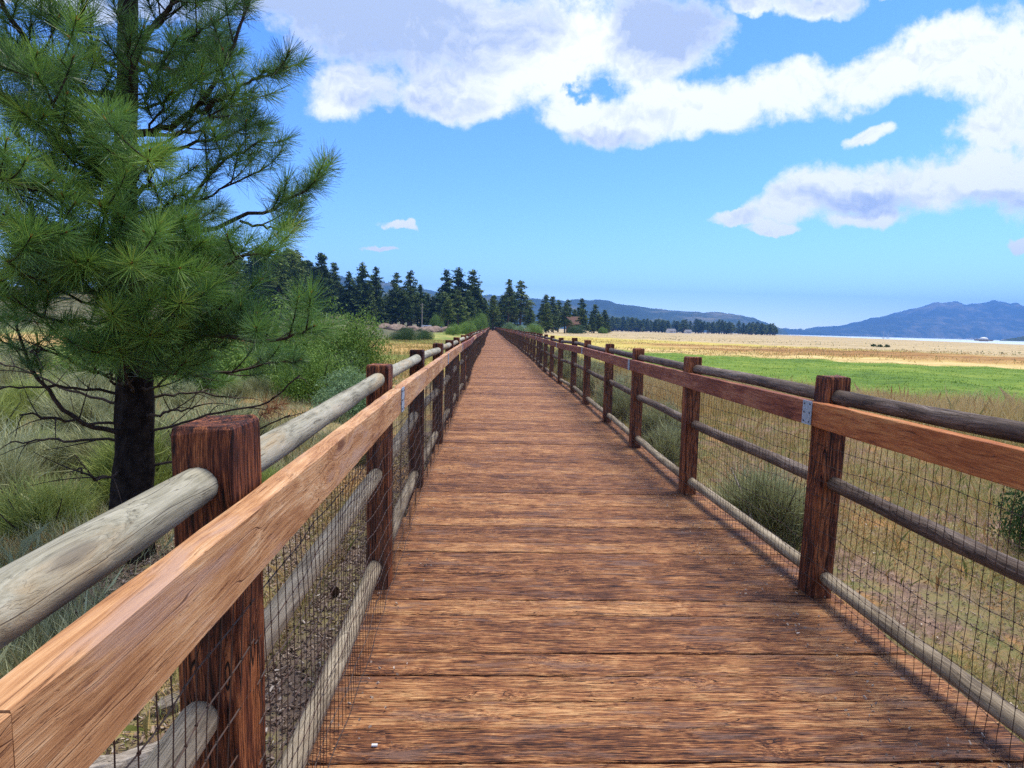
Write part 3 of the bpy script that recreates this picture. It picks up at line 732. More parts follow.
def near_pine():
    r = np.random.default_rng(21)
    base = at(131, 520, 5.05); base[2] = -.55
    root = thing('pine_tree', 'young green pine with long needles and black trunk, left of the fence', 'tree', base)
    tk = MB(); nd = MB(); dead = MB(); tw = MB()
    top = at(126, 0, 5.05)
    def axis(z):    # the trunk's line
        t = (z-base[2])/(top[2]-base[2]); return base + (top-base)*t + np.array([.03*math.sin(z*1.7), .02*math.sin(z*2.3), 0])
    def rad(z): return float(np.interp(z, [-.6, -.3, 0, 1.3, 2.6, 4.3, 8.2], [.24, .175, .16, .135, .09, .064, .02]))
    zs = np.linspace(-.75, 8.2, 60); pts = np.array([axis(z) for z in zs]) - base
    rr = np.array([rad(z) for z in zs])
    n = 22; mbv = []; ang = np.linspace(0, 2*np.pi, n, endpoint=False)
    for p, q in zip(pts, rr):
        w = q*(1+r.normal(0, .05, n)+.05*np.sin(ang*5+p[2]*2)); mbv += [(p[0]+math.cos(a)*k, p[1]+math.sin(a)*k, p[2]) for a, k in zip(ang, w)]
    tk.add(mbv, [(i*n+j, i*n+(j+1) % n, (i+1)*n+(j+1) % n, (i+1)*n+j) for i in range(len(zs)-1) for j in range(n)])
    def limb(pts, r0, r1, seg=6):
        pts = np.asarray(pts); tw.tube(pts - base, np.linspace(r0, r1, len(pts)), seg, False)
    def twig(p, d, L, green=True, bright=.4, depth=0):
        """a small side branch curving upward with tufts at its end"""
        d = unit(np.asarray(d, float)); q = p + d*L
        q[2] += L*.25
        pts = bez(p, p+d*L*.55, q, 6); limb(pts, .007 if L > .25 else .005, .0035, 5)
        dr = unit(pts[-1]-pts[-2])
        if green:
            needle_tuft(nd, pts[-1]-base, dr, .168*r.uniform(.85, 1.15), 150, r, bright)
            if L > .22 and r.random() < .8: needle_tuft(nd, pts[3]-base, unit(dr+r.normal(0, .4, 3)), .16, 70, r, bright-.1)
    def branch(pts, r0, ntw, start=.35, green=True, bright=.4, tl=(.14, .42), drop=1.0):
        """a limb through the given points; twigs leave it on both sides"""
        pts = np.asarray(pts, float)
        # resample as a smooth curve
        t = np.linspace(0, 1, len(pts)); tt = np.linspace(0, 1, 16)
        P = np.stack([np.interp(tt, t, pts[:, i]) for i in range(3)], 1)
        for _ in range(2): P[1:-1] = (P[:-2]+2*P[1:-1]+P[2:])/4
        P[1:-1] += r.normal(0, .010, P[1:-1].shape)
        limb(P, r0, .006, 7)
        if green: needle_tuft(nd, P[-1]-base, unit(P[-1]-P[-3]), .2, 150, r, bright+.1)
        ntw = max(3, int(ntw*.82))
        for i in range(ntw):
            s = start+(1-start)*((i+r.random())/ntw); k = min(14, int(s*15)); f = s*15-k
            p = P[k]*(1-f)+P[k+1]*f; dirn = unit(P[k+1]-P[k])
            sd = unit(np.cross(dirn, [0, 0, 1.0]))*(1 if i % 2 else -1)
            d = unit(dirn*.75+sd*r.uniform(.4, 1.1)+np.array([0, 0, r.uniform(-.35, .6)]))
            L = r.uniform(*tl)*(1.25-.5*s)
            if not green:
                q = bez(p, p+d*L*.5, p+d*L+np.array([0, 0, r.uniform(-.2, .15)]), 6); limb(q, .006, .002, 4); continue
            twig(p, d, L, True, np.clip(bright+r.normal(0, .10), .1, .75))
    A = lambda px, py, Y: at(px, py, Y)
    # limbs seen in the photograph, each at its own distance
    z_at = lambda py: axis(A(128, py, 5.05)[2])
    lim = [
     ([z_at(70), A(150,34,5.0), A(178,-8,4.9), A(200,-60,4.9)], .028, 12, .4, .35),
     ([z_at(135), A(158,130,5.0), A(197,112,5.0), A(238,40,5.05), A(252,-10,5.1)], .034, 15, .35, .38),
     ([A(197,112,5.0), A(226,97,4.95), A(253,80,4.9), A(285,68,4.9)], .020, 11, .2, .36),
     ([z_at(160), A(170,150,5.3), A(215,140,5.3), A(262,122,5.3)], .022, 9, .4, .33),
     ([z_at(235), A(180,215,5.0), A(215,165,4.9), A(262,140,4.9)], .024, 9, .5, .35),
     ([z_at(260), A(180,240,4.9), A(243,219,4.9), A(287,202,4.85), A(322,176,4.8)], .026, 11, .55, .40),
     ([A(240,221,4.9), A(262,227,4.85), A(282,229,4.8), A(300,222,4.8)], .012, 5, .3, .4),
     ([z_at(300), A(180,280,4.6), A(230,262,4.3), A(270,250,4.2)], .024, 12, .3, .42),
     ([z_at(330), A(190,330,4.5), A(250,342,4.2), A(290,338,4.05), A(314,326,4.0)], .024, 10, .25, .40),
     ([z_at(350), A(180,345,4.7), A(230,330,4.4), A(262,330,4.3)], .022, 10, .3, .38),
     ([z_at(370), A(190,375,5.2), A(240,370,5.3), A(290,360,5.4)], .022, 10, .3, .30),
     ([z_at(280), A(160,268,4.3), A(180,268,3.9)], .020, 8, .3, .5),
     ([z_at(200), A(150,185,4.4), A(148,160,3.75)], .022, 8, .3, .55),
     ([z_at(168), A(82,126,4.7), A(44,72,4.4), A(20,31,4.2), A(2,0,4.1), A(-20,-40,4.0)], .036, 18, .2, .35),
     ([z_at(178), A(70,170,4.6), A(30,158,4.3), A(-20,150,4.1)], .022, 12, .3, .36),
     ([z_at(250), A(80,235,4.2), A(40,232,3.7), A(22,228,3.45)], .022, 11, .3, .55),
     ([z_at(210), A(60,195,4.2), A(20,185,3.6), A(-8,178,3.4)], .022, 11, .3, .55),
     ([z_at(320), A(90,322,4.4), A(50,320,4.0), A(10,300,3.8)], .020, 10, .3, .42),
     ([z_at(275), A(95,270,4.0), A(75,262,3.6)], .018, 8, .3, .5),
     ([z_at(437), A(90,427,4.8), A(66,411,4.6), A(36,378,4.5), A(18,340,4.3), A(14,305,4.2)], .024, 12, .55, .42),
     ([z_at(340), A(105,345,4.3), A(98,352,3.9)], .018, 6, .4, .5),
    ]
    for px_, py_, Y_ in [(60,60,4.0),(95,112,3.9),(22,112,3.7),(62,150,3.9),(100,205,3.8),(62,262,3.7),(8,262,3.5),(112,312,3.8),(150,335,4.0),(182,302,3.9),(203,242,4.2),(72,70,4.4),(38,8,4.3),(172,92,4.6),
                         (70,345,4.0),(212,240,4.5),(232,300,4.2),(185,362,4.3),(238,330,4.3),(150,300,3.9),(120,350,4.0),(205,330,4.4),(95,235,3.9),(175,195,4.4),(150,150,3.9),(20,60,3.9),(160,232,4.1),(30,190,3.9),(75,15,4.4),(132,262,3.6),(215,20,4.9),(165,60,4.7),(95,160,4.1),(230,60,5.1),(262,170,5.0),(235,100,5.0)]:
        zb = axis(A(px_, min(py_+45, 395), 4.8)[2]); pe = A(px_, py_, Y_)
        lim.append(([zb, zb*.55+pe*.45+np.array([0, 0, -.08]), pe], .014, 7, .45, .45+.12*(Y_ < 4.1)))
    for pts, r0, nt_, st, br in lim: branch(pts, r0, nt_, st, True, br)
    # the rest of the crown, whorl after whorl
    z = 1.75; k = 0
    while z < 8.1:
        for j in range(4):
            az = k*2.4+r.uniform(-.4, .4); k += 1
            L = np.interp(z, [1.7, 3, 5, 8.1], [1.35, 1.55, 1.5, .35])*r.uniform(.75, 1.1)
            dirn = np.array([math.cos(az), math.sin(az), 0])
            if r.random() < (.6 if dirn[0] > .1 else .3): continue
            if dirn[0] > .3 and z < 5.0: L *= .6
            if z > 3.2 and dirn[1] < -.2 and abs(dirn[0]) < .75: continue
            p0 = axis(z+r.uniform(-.12, .12))
            rise = np.interp(z, [1.5, 8], [.15, .75])
            p2 = p0+dirn*L+np.array([0, 0, L*rise+.1]); p1 = p0+dirn*L*.55+np.array([0, 0, L*rise*.1])
            branch(bez(p0, p1, p2, 5), .010+.012*L, int(6+5*L), .3, True, .30+r.uniform(-.08, .1))
        z += .36
    # bare dead limbs low on the trunk
    for (py0, pts) in [(441, [(60,440,4.9), (10,442,4.8)]), (395, [(60,386,4.7), (-10,388,4.4)]), (418, [(170,412,4.9), (200,405,4.8)]), (434, [(165,428,5.1), (215,412,5.0), (262,408,4.9), (300,375,4.85)]),
                       (468, [(172,462,5.1), (235,440,5.2), (290,415,5.2)]), (405, [(80,395,5.2), (30,372,5.4), (-10,360,5.5)]), (425, [(60,420,4.4), (20,415,4.1)]), (470, [(95,480,4.7), (78,468,4.5)]), (400, [(190,392,5.4), (240,398,5.6)]), (385, [(90,370,4.5), (50,350,4.2), (30,352,4.0)])]:
        branch([z_at(py0)]+[A(*q) for q in pts], .014, 7, .25, False, tl=(.2, .5))
    for q in [(276,408,4.9), (268,413,4.95), (284,404,4.9), (272,402,4.95)]:
        needle_tuft(dead, A(*q)-base, np.array([1, 0, .2]), .11, 90, r, .5, .003, (20, 100))
    tk.build('trunk', M['bark'], root, smooth=False)
    tw.build('limb', M['twig'], root, smooth=True)
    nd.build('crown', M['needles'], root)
    o = dead.build('dead_needles', M['dead_needles'], root); o['label'] = 'tuft of dry red-brown needles on a bare twig'
near_pine()

def foliage_cloud(mb, centre, radii, n, size, r, tone=(.2, .9), lumps=14, aspect=2.2, fill=.35, flatbase=True):
    """leaf-sized faces gathered in clumps through a bush's volume"""
    c = np.array(centre, float); rad = np.array(radii, float)
    lc = unit(r.normal(0, 1, (lumps, 3)))*r.uniform(.35, .78, (lumps, 1)); lc[:, 2] = np.abs(lc[:, 2])*.95 if flatbase else lc[:, 2]
    lr = r.uniform(.26, .46, lumps); lt = r.uniform(-.12, .12, lumps)
    k = r.integers(0, lumps, n)
    d = unit(r.normal(0, 1, (n, 3))); rr = (1-(1-fill)*(1-r.random(n))**0*(r.random(n)**2*.55))
    p = lc[k] + d*(lr[k]*rr)[:, None]
    if flatbase: p[:, 2] = np.abs(p[:, 2])
    P = c + p*rad
    nrm = unit(d + r.normal(0, .6, (n, 3))); a = unit(np.cross(nrm, r.normal(0, 1, (n, 3)))); b = np.cross(nrm, a)
    s = size*r.uniform(.6, 1.4, n); sa, sb = (s*aspect/2)[:, None], (s/2)[:, None]
    V = np.stack([P-a*sa, P+b*sb*.9, P+a*sa, P-b*sb*.9], 1)
    t = tone[0]+(tone[1]-tone[0])*r.random(n)*.7 + lt[k] + .15
    mb.tri_soup(V, np.clip(t, 0, 1))
def bush_proto(name, mat, radii, n, size, seed, lumps=16, aspect=2.4, stems=10, stem_mat=None, tone=(.1, .9)):
    r = np.random.default_rng(seed); f = MB(); s = MB()
    foliage_cloud(f, (0, 0, .05*radii[2]), radii, n, size, r, tone, lumps, aspect)
    for i in range(stems):
        d = unit(np.array([r.normal(0, .6), r.normal(0, .6), 1.0])); L = radii[2]*r.uniform(.6, .95)
        s.tube(bez(np.array([r.normal(0, .04), r.normal(0, .04), -.1]), d*L*.5, d*L*np.array([1.3, 1.3, 1]), 5), np.linspace(.02, .006, 5)*radii[2], 5, False)
    return f.build('foliage', mat, mesh_only=True), s.build('stem', stem_mat or M['twig'], mesh_only=True)
def blade_bush(mat, rad, h, n, w, seed, curve=.3, tone=(.1, 1.0), twigs=14):
    """sagebrush: many upright narrow shoots leaving a woody foot"""
    r = np.random.default_rng(seed); f = MB(); s = MB()
    th = r.uniform(0, 2*np.pi, n); q = np.sqrt(r.random(n)); lean = q*r.uniform(.7, 1.15, n)
    base = np.stack([np.cos(th)*q*rad*.55, np.sin(th)*q*rad*.55, r.uniform(0, .8, n)*h*(1-q*.45)], 1)
    lump = .85+.45*np.sin(th*3+seed)*np.sin(th*5+1.3*seed)+.25*np.sin(th*9+seed*2)
    base[:, :2] *= (.85+.35*np.sin(th*2+seed))[:, None]; base[:, 2] *= (.75+.35*np.sin(th*4+seed*3))
    d = unit(np.stack([np.cos(th)*lean*.8, np.sin(th)*lean*.8, np.ones(n)*.9], 1)+r.normal(0, .36, (n, 3)))
    L = (h*r.uniform(.10, .42, n)*lump)*(1+.5*(r.random(n) < .12))
    tip = base+d*L[:, None]; mid = base+d*(L*.5)[:, None]+r.normal(0, .012, (n, 3))
    side = unit(np.cross(d, r.normal(0, 1, (n, 3))))*w
    V = np.stack([base-side*.4, mid-side, tip, mid+side], 1)
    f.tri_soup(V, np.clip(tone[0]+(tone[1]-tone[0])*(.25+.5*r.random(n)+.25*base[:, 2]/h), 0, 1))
    for i in range(twigs):
        a = r.uniform(0, 2*np.pi); e = np.array([math.cos(a)*rad*r.uniform(.3, .8), math.sin(a)*rad*r.uniform(.3, .8), h*r.uniform(.4, .8)])
        s.tube(bez(np.array([0, 0, -.08]), e*np.array([.6, .6, .3]), e, 5), np.linspace(.012, .003, 5), 5, False)
    return f.build('foliage', mat, mesh_only=True), s.build('stem', M['twig'], mesh_only=True)
def plant(name, protos, label, cat, x, y, sc=1.0, group=None, sz=None, dz=0.0, rz=None):
    z = float(ground_z(x, y))+dz
    root = thing(name, label, cat, (x, y, z), random.uniform(0, 6.28) if rz is None else rz, group)
    root.scale = (sc, sc, sz or sc)
    put('foliage', protos[0], root); put('stem', protos[1], root)
    return root

SAGE = [blade_bush(M['sage'], .55, .65, 11000, .0030, s) for s in (1, 2, 3)]
RABBIT = [blade_bush(M['rabbit'], .5, .6, 10000, .0026, s, twigs=8) for s in (4, 5)]
WILLOW = [bush_proto('w', M['willow'], (1.0, 1.0, 1.0), 26000, .017, s, 46, 2.8) for s in (6, 7)]
DARK = [bush_proto('d', M['darkshrub'], (1.0, 1.0, 1.0), 20000, .020, s, 36, 2.0) for s in (8, 9)]
PALE = [bush_proto('p', M['paleshrub'], (1.0, 1.0, 1.0), 20000, .018, s, 40, 3.2) for s in (10,)]

# right side of the boardwalk
plant('sagebrush', SAGE[0], 'grey-green bush with a dry dark base, close behind the wire beside the second right post', 'shrub', 3.0, 5.85, 1.25)
plant('sagebrush', SAGE[1], 'grey-green bush touching the rails between the second and third right posts', 'shrub', 2.85, 8.9, 1.15)
plant('sagebrush', SAGE[2], 'pale sage bush behind the third right post', 'shrub', 3.4, 11.0, 1.3)
plant('leafy_shrub', DARK[0], 'dark green leafy shrub at the right edge behind the log rail', 'shrub', 5.75, 5.2, .62, sz=1.3)
for i, (x, y, s, p) in enumerate([(3.1,13.2,1.4,0),(3.5,15.4,1.5,1),(3.2,17.8,1.3,2),(3.8,20.5,1.7,1),(3.4,23.5,1.6,0),(4.5,18.0,1.2,1),(4.3,26.5,1.5,2),(3.6,30.5,1.6,1),(4.6,35,1.8,0),(3.9,41,1.9,2)]):
    plant('sagebrush', SAGE[p], ['first','second','third','fourth','fifth','sixth','seventh','eighth','ninth','tenth','eleventh'][sorted([13.2,15.4,17.8,20.5,23.5,18.0,26.5,30.5,35,41]).index(y)] + ' bush from the camera in the row hugging the right fence', 'shrub', x, y, s, 'bushes in the row beyond the right fence')
plant('leafy_shrub', DARK[1], 'dark green shrub at the far right end of the reed band', 'shrub', 12.9, 11.6, .9)
# left side
LB = [(-4.35,5.6,1.1,'R','bright yellow-green bush at the left edge beside the pine trunk'),(-3.6,4.0,.8,'R','low yellow-green bush in front of the pine trunk, above the nearest log rail'),
      (-4.6,7.4,1.2,'S','silver-grey sage bush left of the pine trunk'),(-3.2,7.2,1.0,'S','silvery sage bush just behind the pine trunk'),(-2.5,6.4,.9,'R','yellow-green bush between the pine trunk and the nearest left post'),
      (-6.2,7.6,1.2,'S','grey sage bush at the far left edge below the lowest boughs'),(-2.2,8.6,1.0,'S','sage bush behind the nearest left post')]
for i, (x, y, s, k, lab) in enumerate(LB):
    plant('rabbitbrush' if k == 'R' else 'sagebrush', (RABBIT if k == 'R' else SAGE)[i % 2], lab, 'shrub', x, y, s)
rs = np.random.default_rng(90)
for i in range(60):
    y = 6.5+rs.random()**1.3*30; x = -2.4-rs.uniform(.2, 1)*y*.8
    if -5.5 < x < -2 and 12 < y: x -= 5
    plant('sagebrush', SAGE[i % 3] if i % 3 else RABBIT[i % 2], 'sage bush scattered in the scrub behind the pine', 'shrub', x, y, rs.uniform(.9, 1.8), 'bushes scattered behind the pine')
plant('pale_bush', PALE[0], 'pale silvery-green leafy bush beside the second left post', 'shrub', -3.15, 13.2, 1.15, sz=1.1)
plant('willow_bush', WILLOW[0], 'tall round green bush, the right-hand one of the clump behind the left fence', 'shrub', -5.15, 20.5, 1.6, sz=2.75)
plant('willow_bush', WILLOW[1], 'lower round light-green bush in front of the tall clump', 'shrub', -4.75, 16.0, 1.3, sz=1.65)
plant('willow_bush', WILLOW[1], 'tall green bush in the middle of the clump, half behind the pine boughs', 'shrub', -7.0, 21.5, 2.3, sz=3.05)
plant('willow_bush', WILLOW[0], 'large green bush of the clump, seen low through the pine branches', 'shrub', -8.0, 17.0, 2.0, sz=2.4)
plant('willow_bush', WILLOW[1], 'broad green bush behind the pine at the left end of the clump', 'shrub', -12.5, 20.0, 2.2, sz=2.3)
plant('leafy_shrub', DARK[0], 'dark green shrub filling the shade between the two round willow bushes', 'shrub', -4.9, 18.4, 1.2, sz=1.4)
# bushes along the far left margin and at the end of the boardwalk
def px_plant(name, proto, label, px, Y, wpx, top, foot=None, group=None):
    p = at(px, 400, Y); x = float(p[0]); z0 = float(ground_z(x, Y))
    h = float(at(px, top, Y)[2])-z0; w = wpx/F_PX*Y/2
    o = plant(name, proto, label, 'shrub', x, Y, w, group, sz=max(h, .3)/1.15); return o
px_plant('leafy_shrub', DARK[1], 'dark green hedge-like bush left of the yellow grass patch', 404, 75, 36, 324)
px_plant('leafy_shrub', DARK[0], 'dark green bush above the yellow-green grass strip', 424, 80, 24, 326)
px_plant('willow_bush', WILLOW[0], 'green bush below the dead-looking pine near the boardwalk', 452, 130, 20, 321)
px_plant('willow_bush', WILLOW[1], 'light green bush beside the far left fence', 466, 150, 20, 318)
px_plant('willow_bush', WILLOW[0], 'bright green round bush left of the boardwalk end', 478, 210, 20, 308)
px_plant('willow_bush', WILLOW[1], 'green tree-like bush just left of the vanishing point', 494, 300, 20, 305)
px_plant('willow_bush', WILLOW[0], 'round bright green bush standing alone right of the boardwalk end', 533, 190, 20, 320.5)
px_plant('pale_bush', PALE[0], 'pale yellowish bush right of the far boardwalk end', 508, 200, 18, 321)
px_plant('pale_bush', PALE[0], 'pale low bush beside the round bright green bush', 520, 185, 18, 324)
px_plant('leafy_shrub', DARK[0], 'dark purplish-green bush in front of the brown cabin', 573, 260, 24, 322.5)
px_plant('willow_bush', WILLOW[1], 'small green bush at the right end of the tree group', 600, 300, 10, 325)
px_plant('willow_bush', WILLOW[1], 'yellow-green bush by the utility pole', 436, 230, 16, 310)
px_plant('willow_bush', WILLOW[0], 'mid-green tree-like bush behind the left fence end', 464, 240, 22, 303)

# ------------------------------------------------------------------ distant conifers
def conifer_proto(seed, h=1.0, kind=0):
    """one tree of height 1: tapering trunk, whorls of drooping ragged boughs"""
    r = np.random.default_rng(seed); f = MB(); t = MB()
    t.tube([(0, 0, -.08), (0, 0, .3), (r.normal(0, .006), r.normal(0, .006), .7), (0, 0, 1.0)], [.017, .014, .008, .0015], 6)
    lowest = [.10, .25, .38][kind]; wid = [.20, .19, .17][kind]
    z = lowest; V = []; tones = []
    while z < .99:
        nb = r.integers(4, 8); s = (z-lowest)/(1-lowest)
        env = wid*(1-s)**.75*(1 if s > .12 else .5+.5*s/.12)
        for j in range(nb):
            if r.random() < .12: continue
            az = r.uniform(0, 2*np.pi); L = env*r.uniform(.45, 1.25)+.012; zz = z+r.normal(0, .012)
            d = np.array([math.cos(az), math.sin(az), r.uniform(-.15, .35)]); 
            t.tube([(0, 0, zz), tuple(np.array([0, 0, zz])+d*L*.8)], [.0025, .001], 3, False)
            m_ = max(8, int(70*L/.15)); q = r.random(m_)**.6
            P = np.array([0, 0, zz])+d*(L*q)[:, None]+r.normal(0, .010, (m_, 3))*np.array([1, 1, .8])*(1+q[:, None]*.5)
            P[:, 2] -= (q**2)*L*.2
            sz = .014*r.uniform(.6, 1.5, m_)
            nrm = unit(r.normal(0, 1, (m_, 3))+np.array([0, 0, 1.2])); a = unit(np.cross(nrm, r.normal(0, 1, (m_, 3)))); b = np.cross(nrm, a)
            V.append(np.stack([P-a*sz[:, None], P+b*sz[:, None]*.55, P+a*sz[:, None], P-b*sz[:, None]*.55], 1))
            tones.append(np.clip(.5+r.normal(0, .18)+r.normal(0, .12, m_), 0, 1))
        z += .022+.02*r.random()
    f.tri_soup(np.concatenate(V), np.concatenate(tones))
    return f.build('crown', M['conifer'], mesh_only=True), t.build('trunk', M['greytrunk'], mesh_only=True)
CON = [conifer_proto(40+i, kind=(0, 1, 1, 2, 0, 2, 1, 0)[i]) for i in range(8)]
def conifer(px, Y, top, label, group=None, widen=1.0, k=None, foot=None):
    p = at(px, 330, Y); x = float(p[0]); z0 = float(ground_z(x, Y)) if foot is None else foot
    h = float(at(px, top, Y)[2])-z0
    root = thing('pine_tree', label, 'tree', (x, Y, z0), random.uniform(0, 6.28), group)
    c = CON[random.randrange(8) if k is None else k]; w = h*widen
    root.scale = (w, w, h)
    put('crown', c[0], root); put('trunk', c[1], root); return root
TALL = [  # px, distance, top px, label, group
 (322,215,252,'tall slim dark pine, the highest just right of the near pine boughs',1.0,0),
 (334,225,262,'pointed dark pine beside the tall slim one on the left slope',1.0,4),
 (349,225,272,'small pointed pine at the gap with the blue mountain on the left',1.1,7),
 (363,230,263,'tall pine with a see-through crown, left one of the pair right of the mountain gap',1.1,3),
 (376,235,267,'tall pine with a sparse flat top, right one of the pair',1.0,5),
 (396,240,272,'tall pine left of the utility pole with a thin top',1.0,2),
 (410,240,271,'full pine standing right behind the utility pole group',1.2,1),
 (420,245,284,'narrow pine tip directly above the utility pole',.9,0),
 (446,250,269,'left one of the three tallest pines at the centre',1.0,2),
 (457,255,268,'middle one of the three tallest pines at the centre',1.3,3),
 (472,258,269,'right one of the three tallest pines at the centre',1.3,6),
 (508,270,279,'tall dark pine left of the pair behind the boardwalk end',1.0,5),
 (520,275,281,'broad dark pine right of the boardwalk vanishing point',1.4,1),
 (545,300,294,'pointed pine, first of the row left of the brown cabin',1.1,0),
 (552,305,296,'dark pine second in the row left of the brown cabin',1.3,4),
 (558,310,300,'dark pine nearest the left wall of the brown cabin',1.3,1),
 (567,315,299,'pine rising behind the roof of the brown cabin',1.2,6),
 (581,318,298,'taller pine just right of the brown cabin roof',1.2,2),
 (594,320,304,'dark conical pine near the right end of the tree group',1.3,4),
 (604,322,310,'last rounded pine at the right end of the tree group',1.6,7),
 (448,180,298,'thin brownish half-dead pine in front of the central pines',1.3,3)]
for px, Y, top, lab, wd, k in TALL: conifer(px, Y, top, lab, None, wd*1.15, k)
def canopy(px):     # the skyline of the forest as seen from the boardwalk
    return float(np.interp(px, [20,240,290,300,325,345,360,390,420,435,450,480,492,510,530,560,590,612], [215,240,248,252,268,284,284,288,290,292,285,288,294,290,298,303,311,318]))
rf = np.random.default_rng(33)
for i in range(190):
    px = rf.uniform(20, 610) if i > 70 else rf.uniform(285, 500); Y = rf.uniform(220, 330) if px > 300 else rf.uniform(150, 260)
    if 556 < px < 612: Y = rf.uniform(300, 335)
    top = canopy(px)+abs(rf.normal(0, 7))
    side_ = 'left of' if px < 480 else 'beyond the end of'
    conifer(px, Y, top, 'dark pine filling the forest %s the boardwalk' % side_, 'forest pines %s the boardwalk' % side_, rf.uniform(1.2, 1.8))
# tree line on the far shore
def far_tree(px, Y, top, foot):
    return conifer(px, Y, top, 'dark blue-green pine in the tree line along the far shore', 'far shore tree line', rf.uniform(1.5, 2.4), None, -.6)
for i in range(150):
    px = rf.uniform(598, 782); Y = rf.uniform(760, 980)
    top = float(np.interp(px, [598,620,650,700,740,770,782], [317,318,320,321,323,325,328]))+rf.normal(0, 1.4)
    far_tree(px, Y, top, 0)

# ------------------------------------------------------------------ ground cover
def blades(name, label, cat, mat, n, region, h, w, r, tone=(0, 1), lean=.35, clump=0, parent=None):
    x, y = region(n, r); n = len(x)
    if clump: x = x+r.normal(0, clump, n); y = y+r.normal(0, clump, n)
    z = ground_z(x, y)-.01; base = np.stack([x, y, z], 1)
    hh = h*r.uniform(.5, 1.3, n); d = np.stack([r.normal(0, lean, n), r.normal(0, lean, n), np.ones(n)], 1); d = unit(d)
    bend = r.normal(0, .25, (n, 3)); bend[:, 2] = -.12
    mid = base+d*(hh*.55)[:, None]; tip = base+d*hh[:, None]+bend*(hh*.45)[:, None]
    a = r.uniform(0, np.pi, n); ww = w*r.uniform(.6, 1.4, n)
    side = np.stack([np.cos(a), np.sin(a), np.zeros(n)], 1)*(ww/2)[:, None]
    V = np.stack([base-side, base+side, mid+side*.8, tip, mid-side*.8], 1)
    mb = MB(); mb.tri_soup(V, np.clip(tone[0]+(tone[1]-tone[0])*r.random(n)+.15*np.sin(x*.9+1)*np.sin(y*.7), 0, 1))
    return stuff(mb.build(name, mat), label, cat)
r = np.random.default_rng(61)
def reg_right_near(n, r):
    y = r.uniform(.6, 1, n)*0+ (r.random(n)**1.3)*15+.8; x = 2.35+r.random(n)*(y*1.1+.5)
    k = (np.sin(x*2.3+y*.7)+np.sin(y*1.9-x*1.1)+r.normal(0, .9, n)) > -.6
    return x[k], y[k]
blades('dry_grass', 'dry yellow and green grass on the soil right of the boardwalk', 'grass', M['drygrass'], 190000, reg_right_near, .11, .0032, r, (.1, 1), .75)
def reg_right_mid(n, r):
    y = 4.5+r.random(n)**1.2*38; x = 2.5+r.random(n)*np.clip(26-.62*y, 3, 30)*.95; k = r.random(n) < np.clip((x-2.6+(y-5)*.35)/4, .12, 1)
    x, y = x[k], y[k]
    return x, y
blades('tall_grass', 'tall dry grass between the right fence and the meadow', 'grass', M['drygrass'], 170000, reg_right_mid, .27, .0055, r, (.12, 1), .4)
def reg_reeds(n, r):
    y = 7+r.random(n)*24; w = 21.0+r.normal(0, 1.5, n); x = (w-y)/.62*1.0
    k = (x > 3.2) & (x < 34)
    return x[k], y[k]
blades('reeds', 'band of tall straw-coloured reeds before the green meadow', 'reeds', M['reeds'], 90000, reg_reeds, .74, .010, r, (.2, 1), .14)
def reg_meadow(n, r):
    w = 24+r.random(n)**1.2*43; y = r.random(n)*60; x = (w-y)/.62; k = (x > 9) & (x < 75) & (y > 3)
    return x[k], y[k]
blades('meadow_grass', 'bright green meadow grass beyond the reeds', 'grass', M['meadow'], 80000, reg_meadow, .09, .022, r, (.25, .85), .6)
def reg_left(n, r):
    y = r.random(n)**1.3*22+1.5; x = -1.3-r.random(n)*(y*.95+1.2)
    k = (np.sin(x*2.1+y*.9)+np.sin(y*1.7-x*1.3)+r.normal(0, .8, n)) > .15*(y < 5)
    return x[k], y[k]
blades('scrub_grass', 'thin yellow-green grass on the left bank under the pine', 'grass', M['drygrass'], 130000, reg_left, .24, .0035, r, (.2, 1), .5)
def reg_under(n, r):
    y = 2.2+r.random(n)**1.1*16; x = -2.2-r.random(n)*(y*.95)
    k = (np.sin(x*3.1+y*1.3)+np.sin(y*2.7-x*1.9)+r.normal(0, .7, n)) > -.1
    return x[k], y[k]
blades('scrub_undergrowth', 'silvery green weeds and low sage shoots filling the bank under the pine', 'undergrowth', M['sage'], 110000, reg_under, .34, .0042, r, (.1, 1), .42)
def reg_left_far(n, r):
    y = 20+r.random(n)*60; x = -3.2-r.random(n)*(y*.25+1); return x, y
blades('yellow_grass', 'golden and green grass beyond the left fence', 'grass', M['drygrass'], 26000, reg_left_far, .35, .016, r, (.05, .85), .4)
def reg_shore(n, r):
    y = 60+r.random(n)**.8*480; x = (200-y)/1.9+np.abs(r.normal(0, 1, n))*(20+y*.25)
    k = (x > 24) & (x > .13*y) & (np.sin(x*.11+y*.05)+np.sin(y*.07-x*.04)+r.normal(0, .6, n) > .2) & (shore(x, y) < 5)
    return x[k], y[k]
blades('shore_scrub', 'sparse grey-green scrub on the dry grey lake shore', 'scrub', M['sage'], 9000, reg_shore, .3, .16, r, (0, .8), .5)
def reg_dryfield(n, r):
    w = 66+r.random(n)*70; y = r.random(n)*150; x = (w-y)/.62+r.normal(0, 2, n)
    k = (x > 12) & (x < 120) & (y > 8) & (np.sin(x*.10-y*.12)+np.sin(y*.21+x*.05)+r.normal(0, .7, n) > .1)
    return x[k], y[k]
blades('field_grass', 'brown and straw tufts of the dry field beyond the green meadow', 'grass', M['drygrass'], 60000, reg_dryfield, .22, .07, r, (.2, 1), .5)
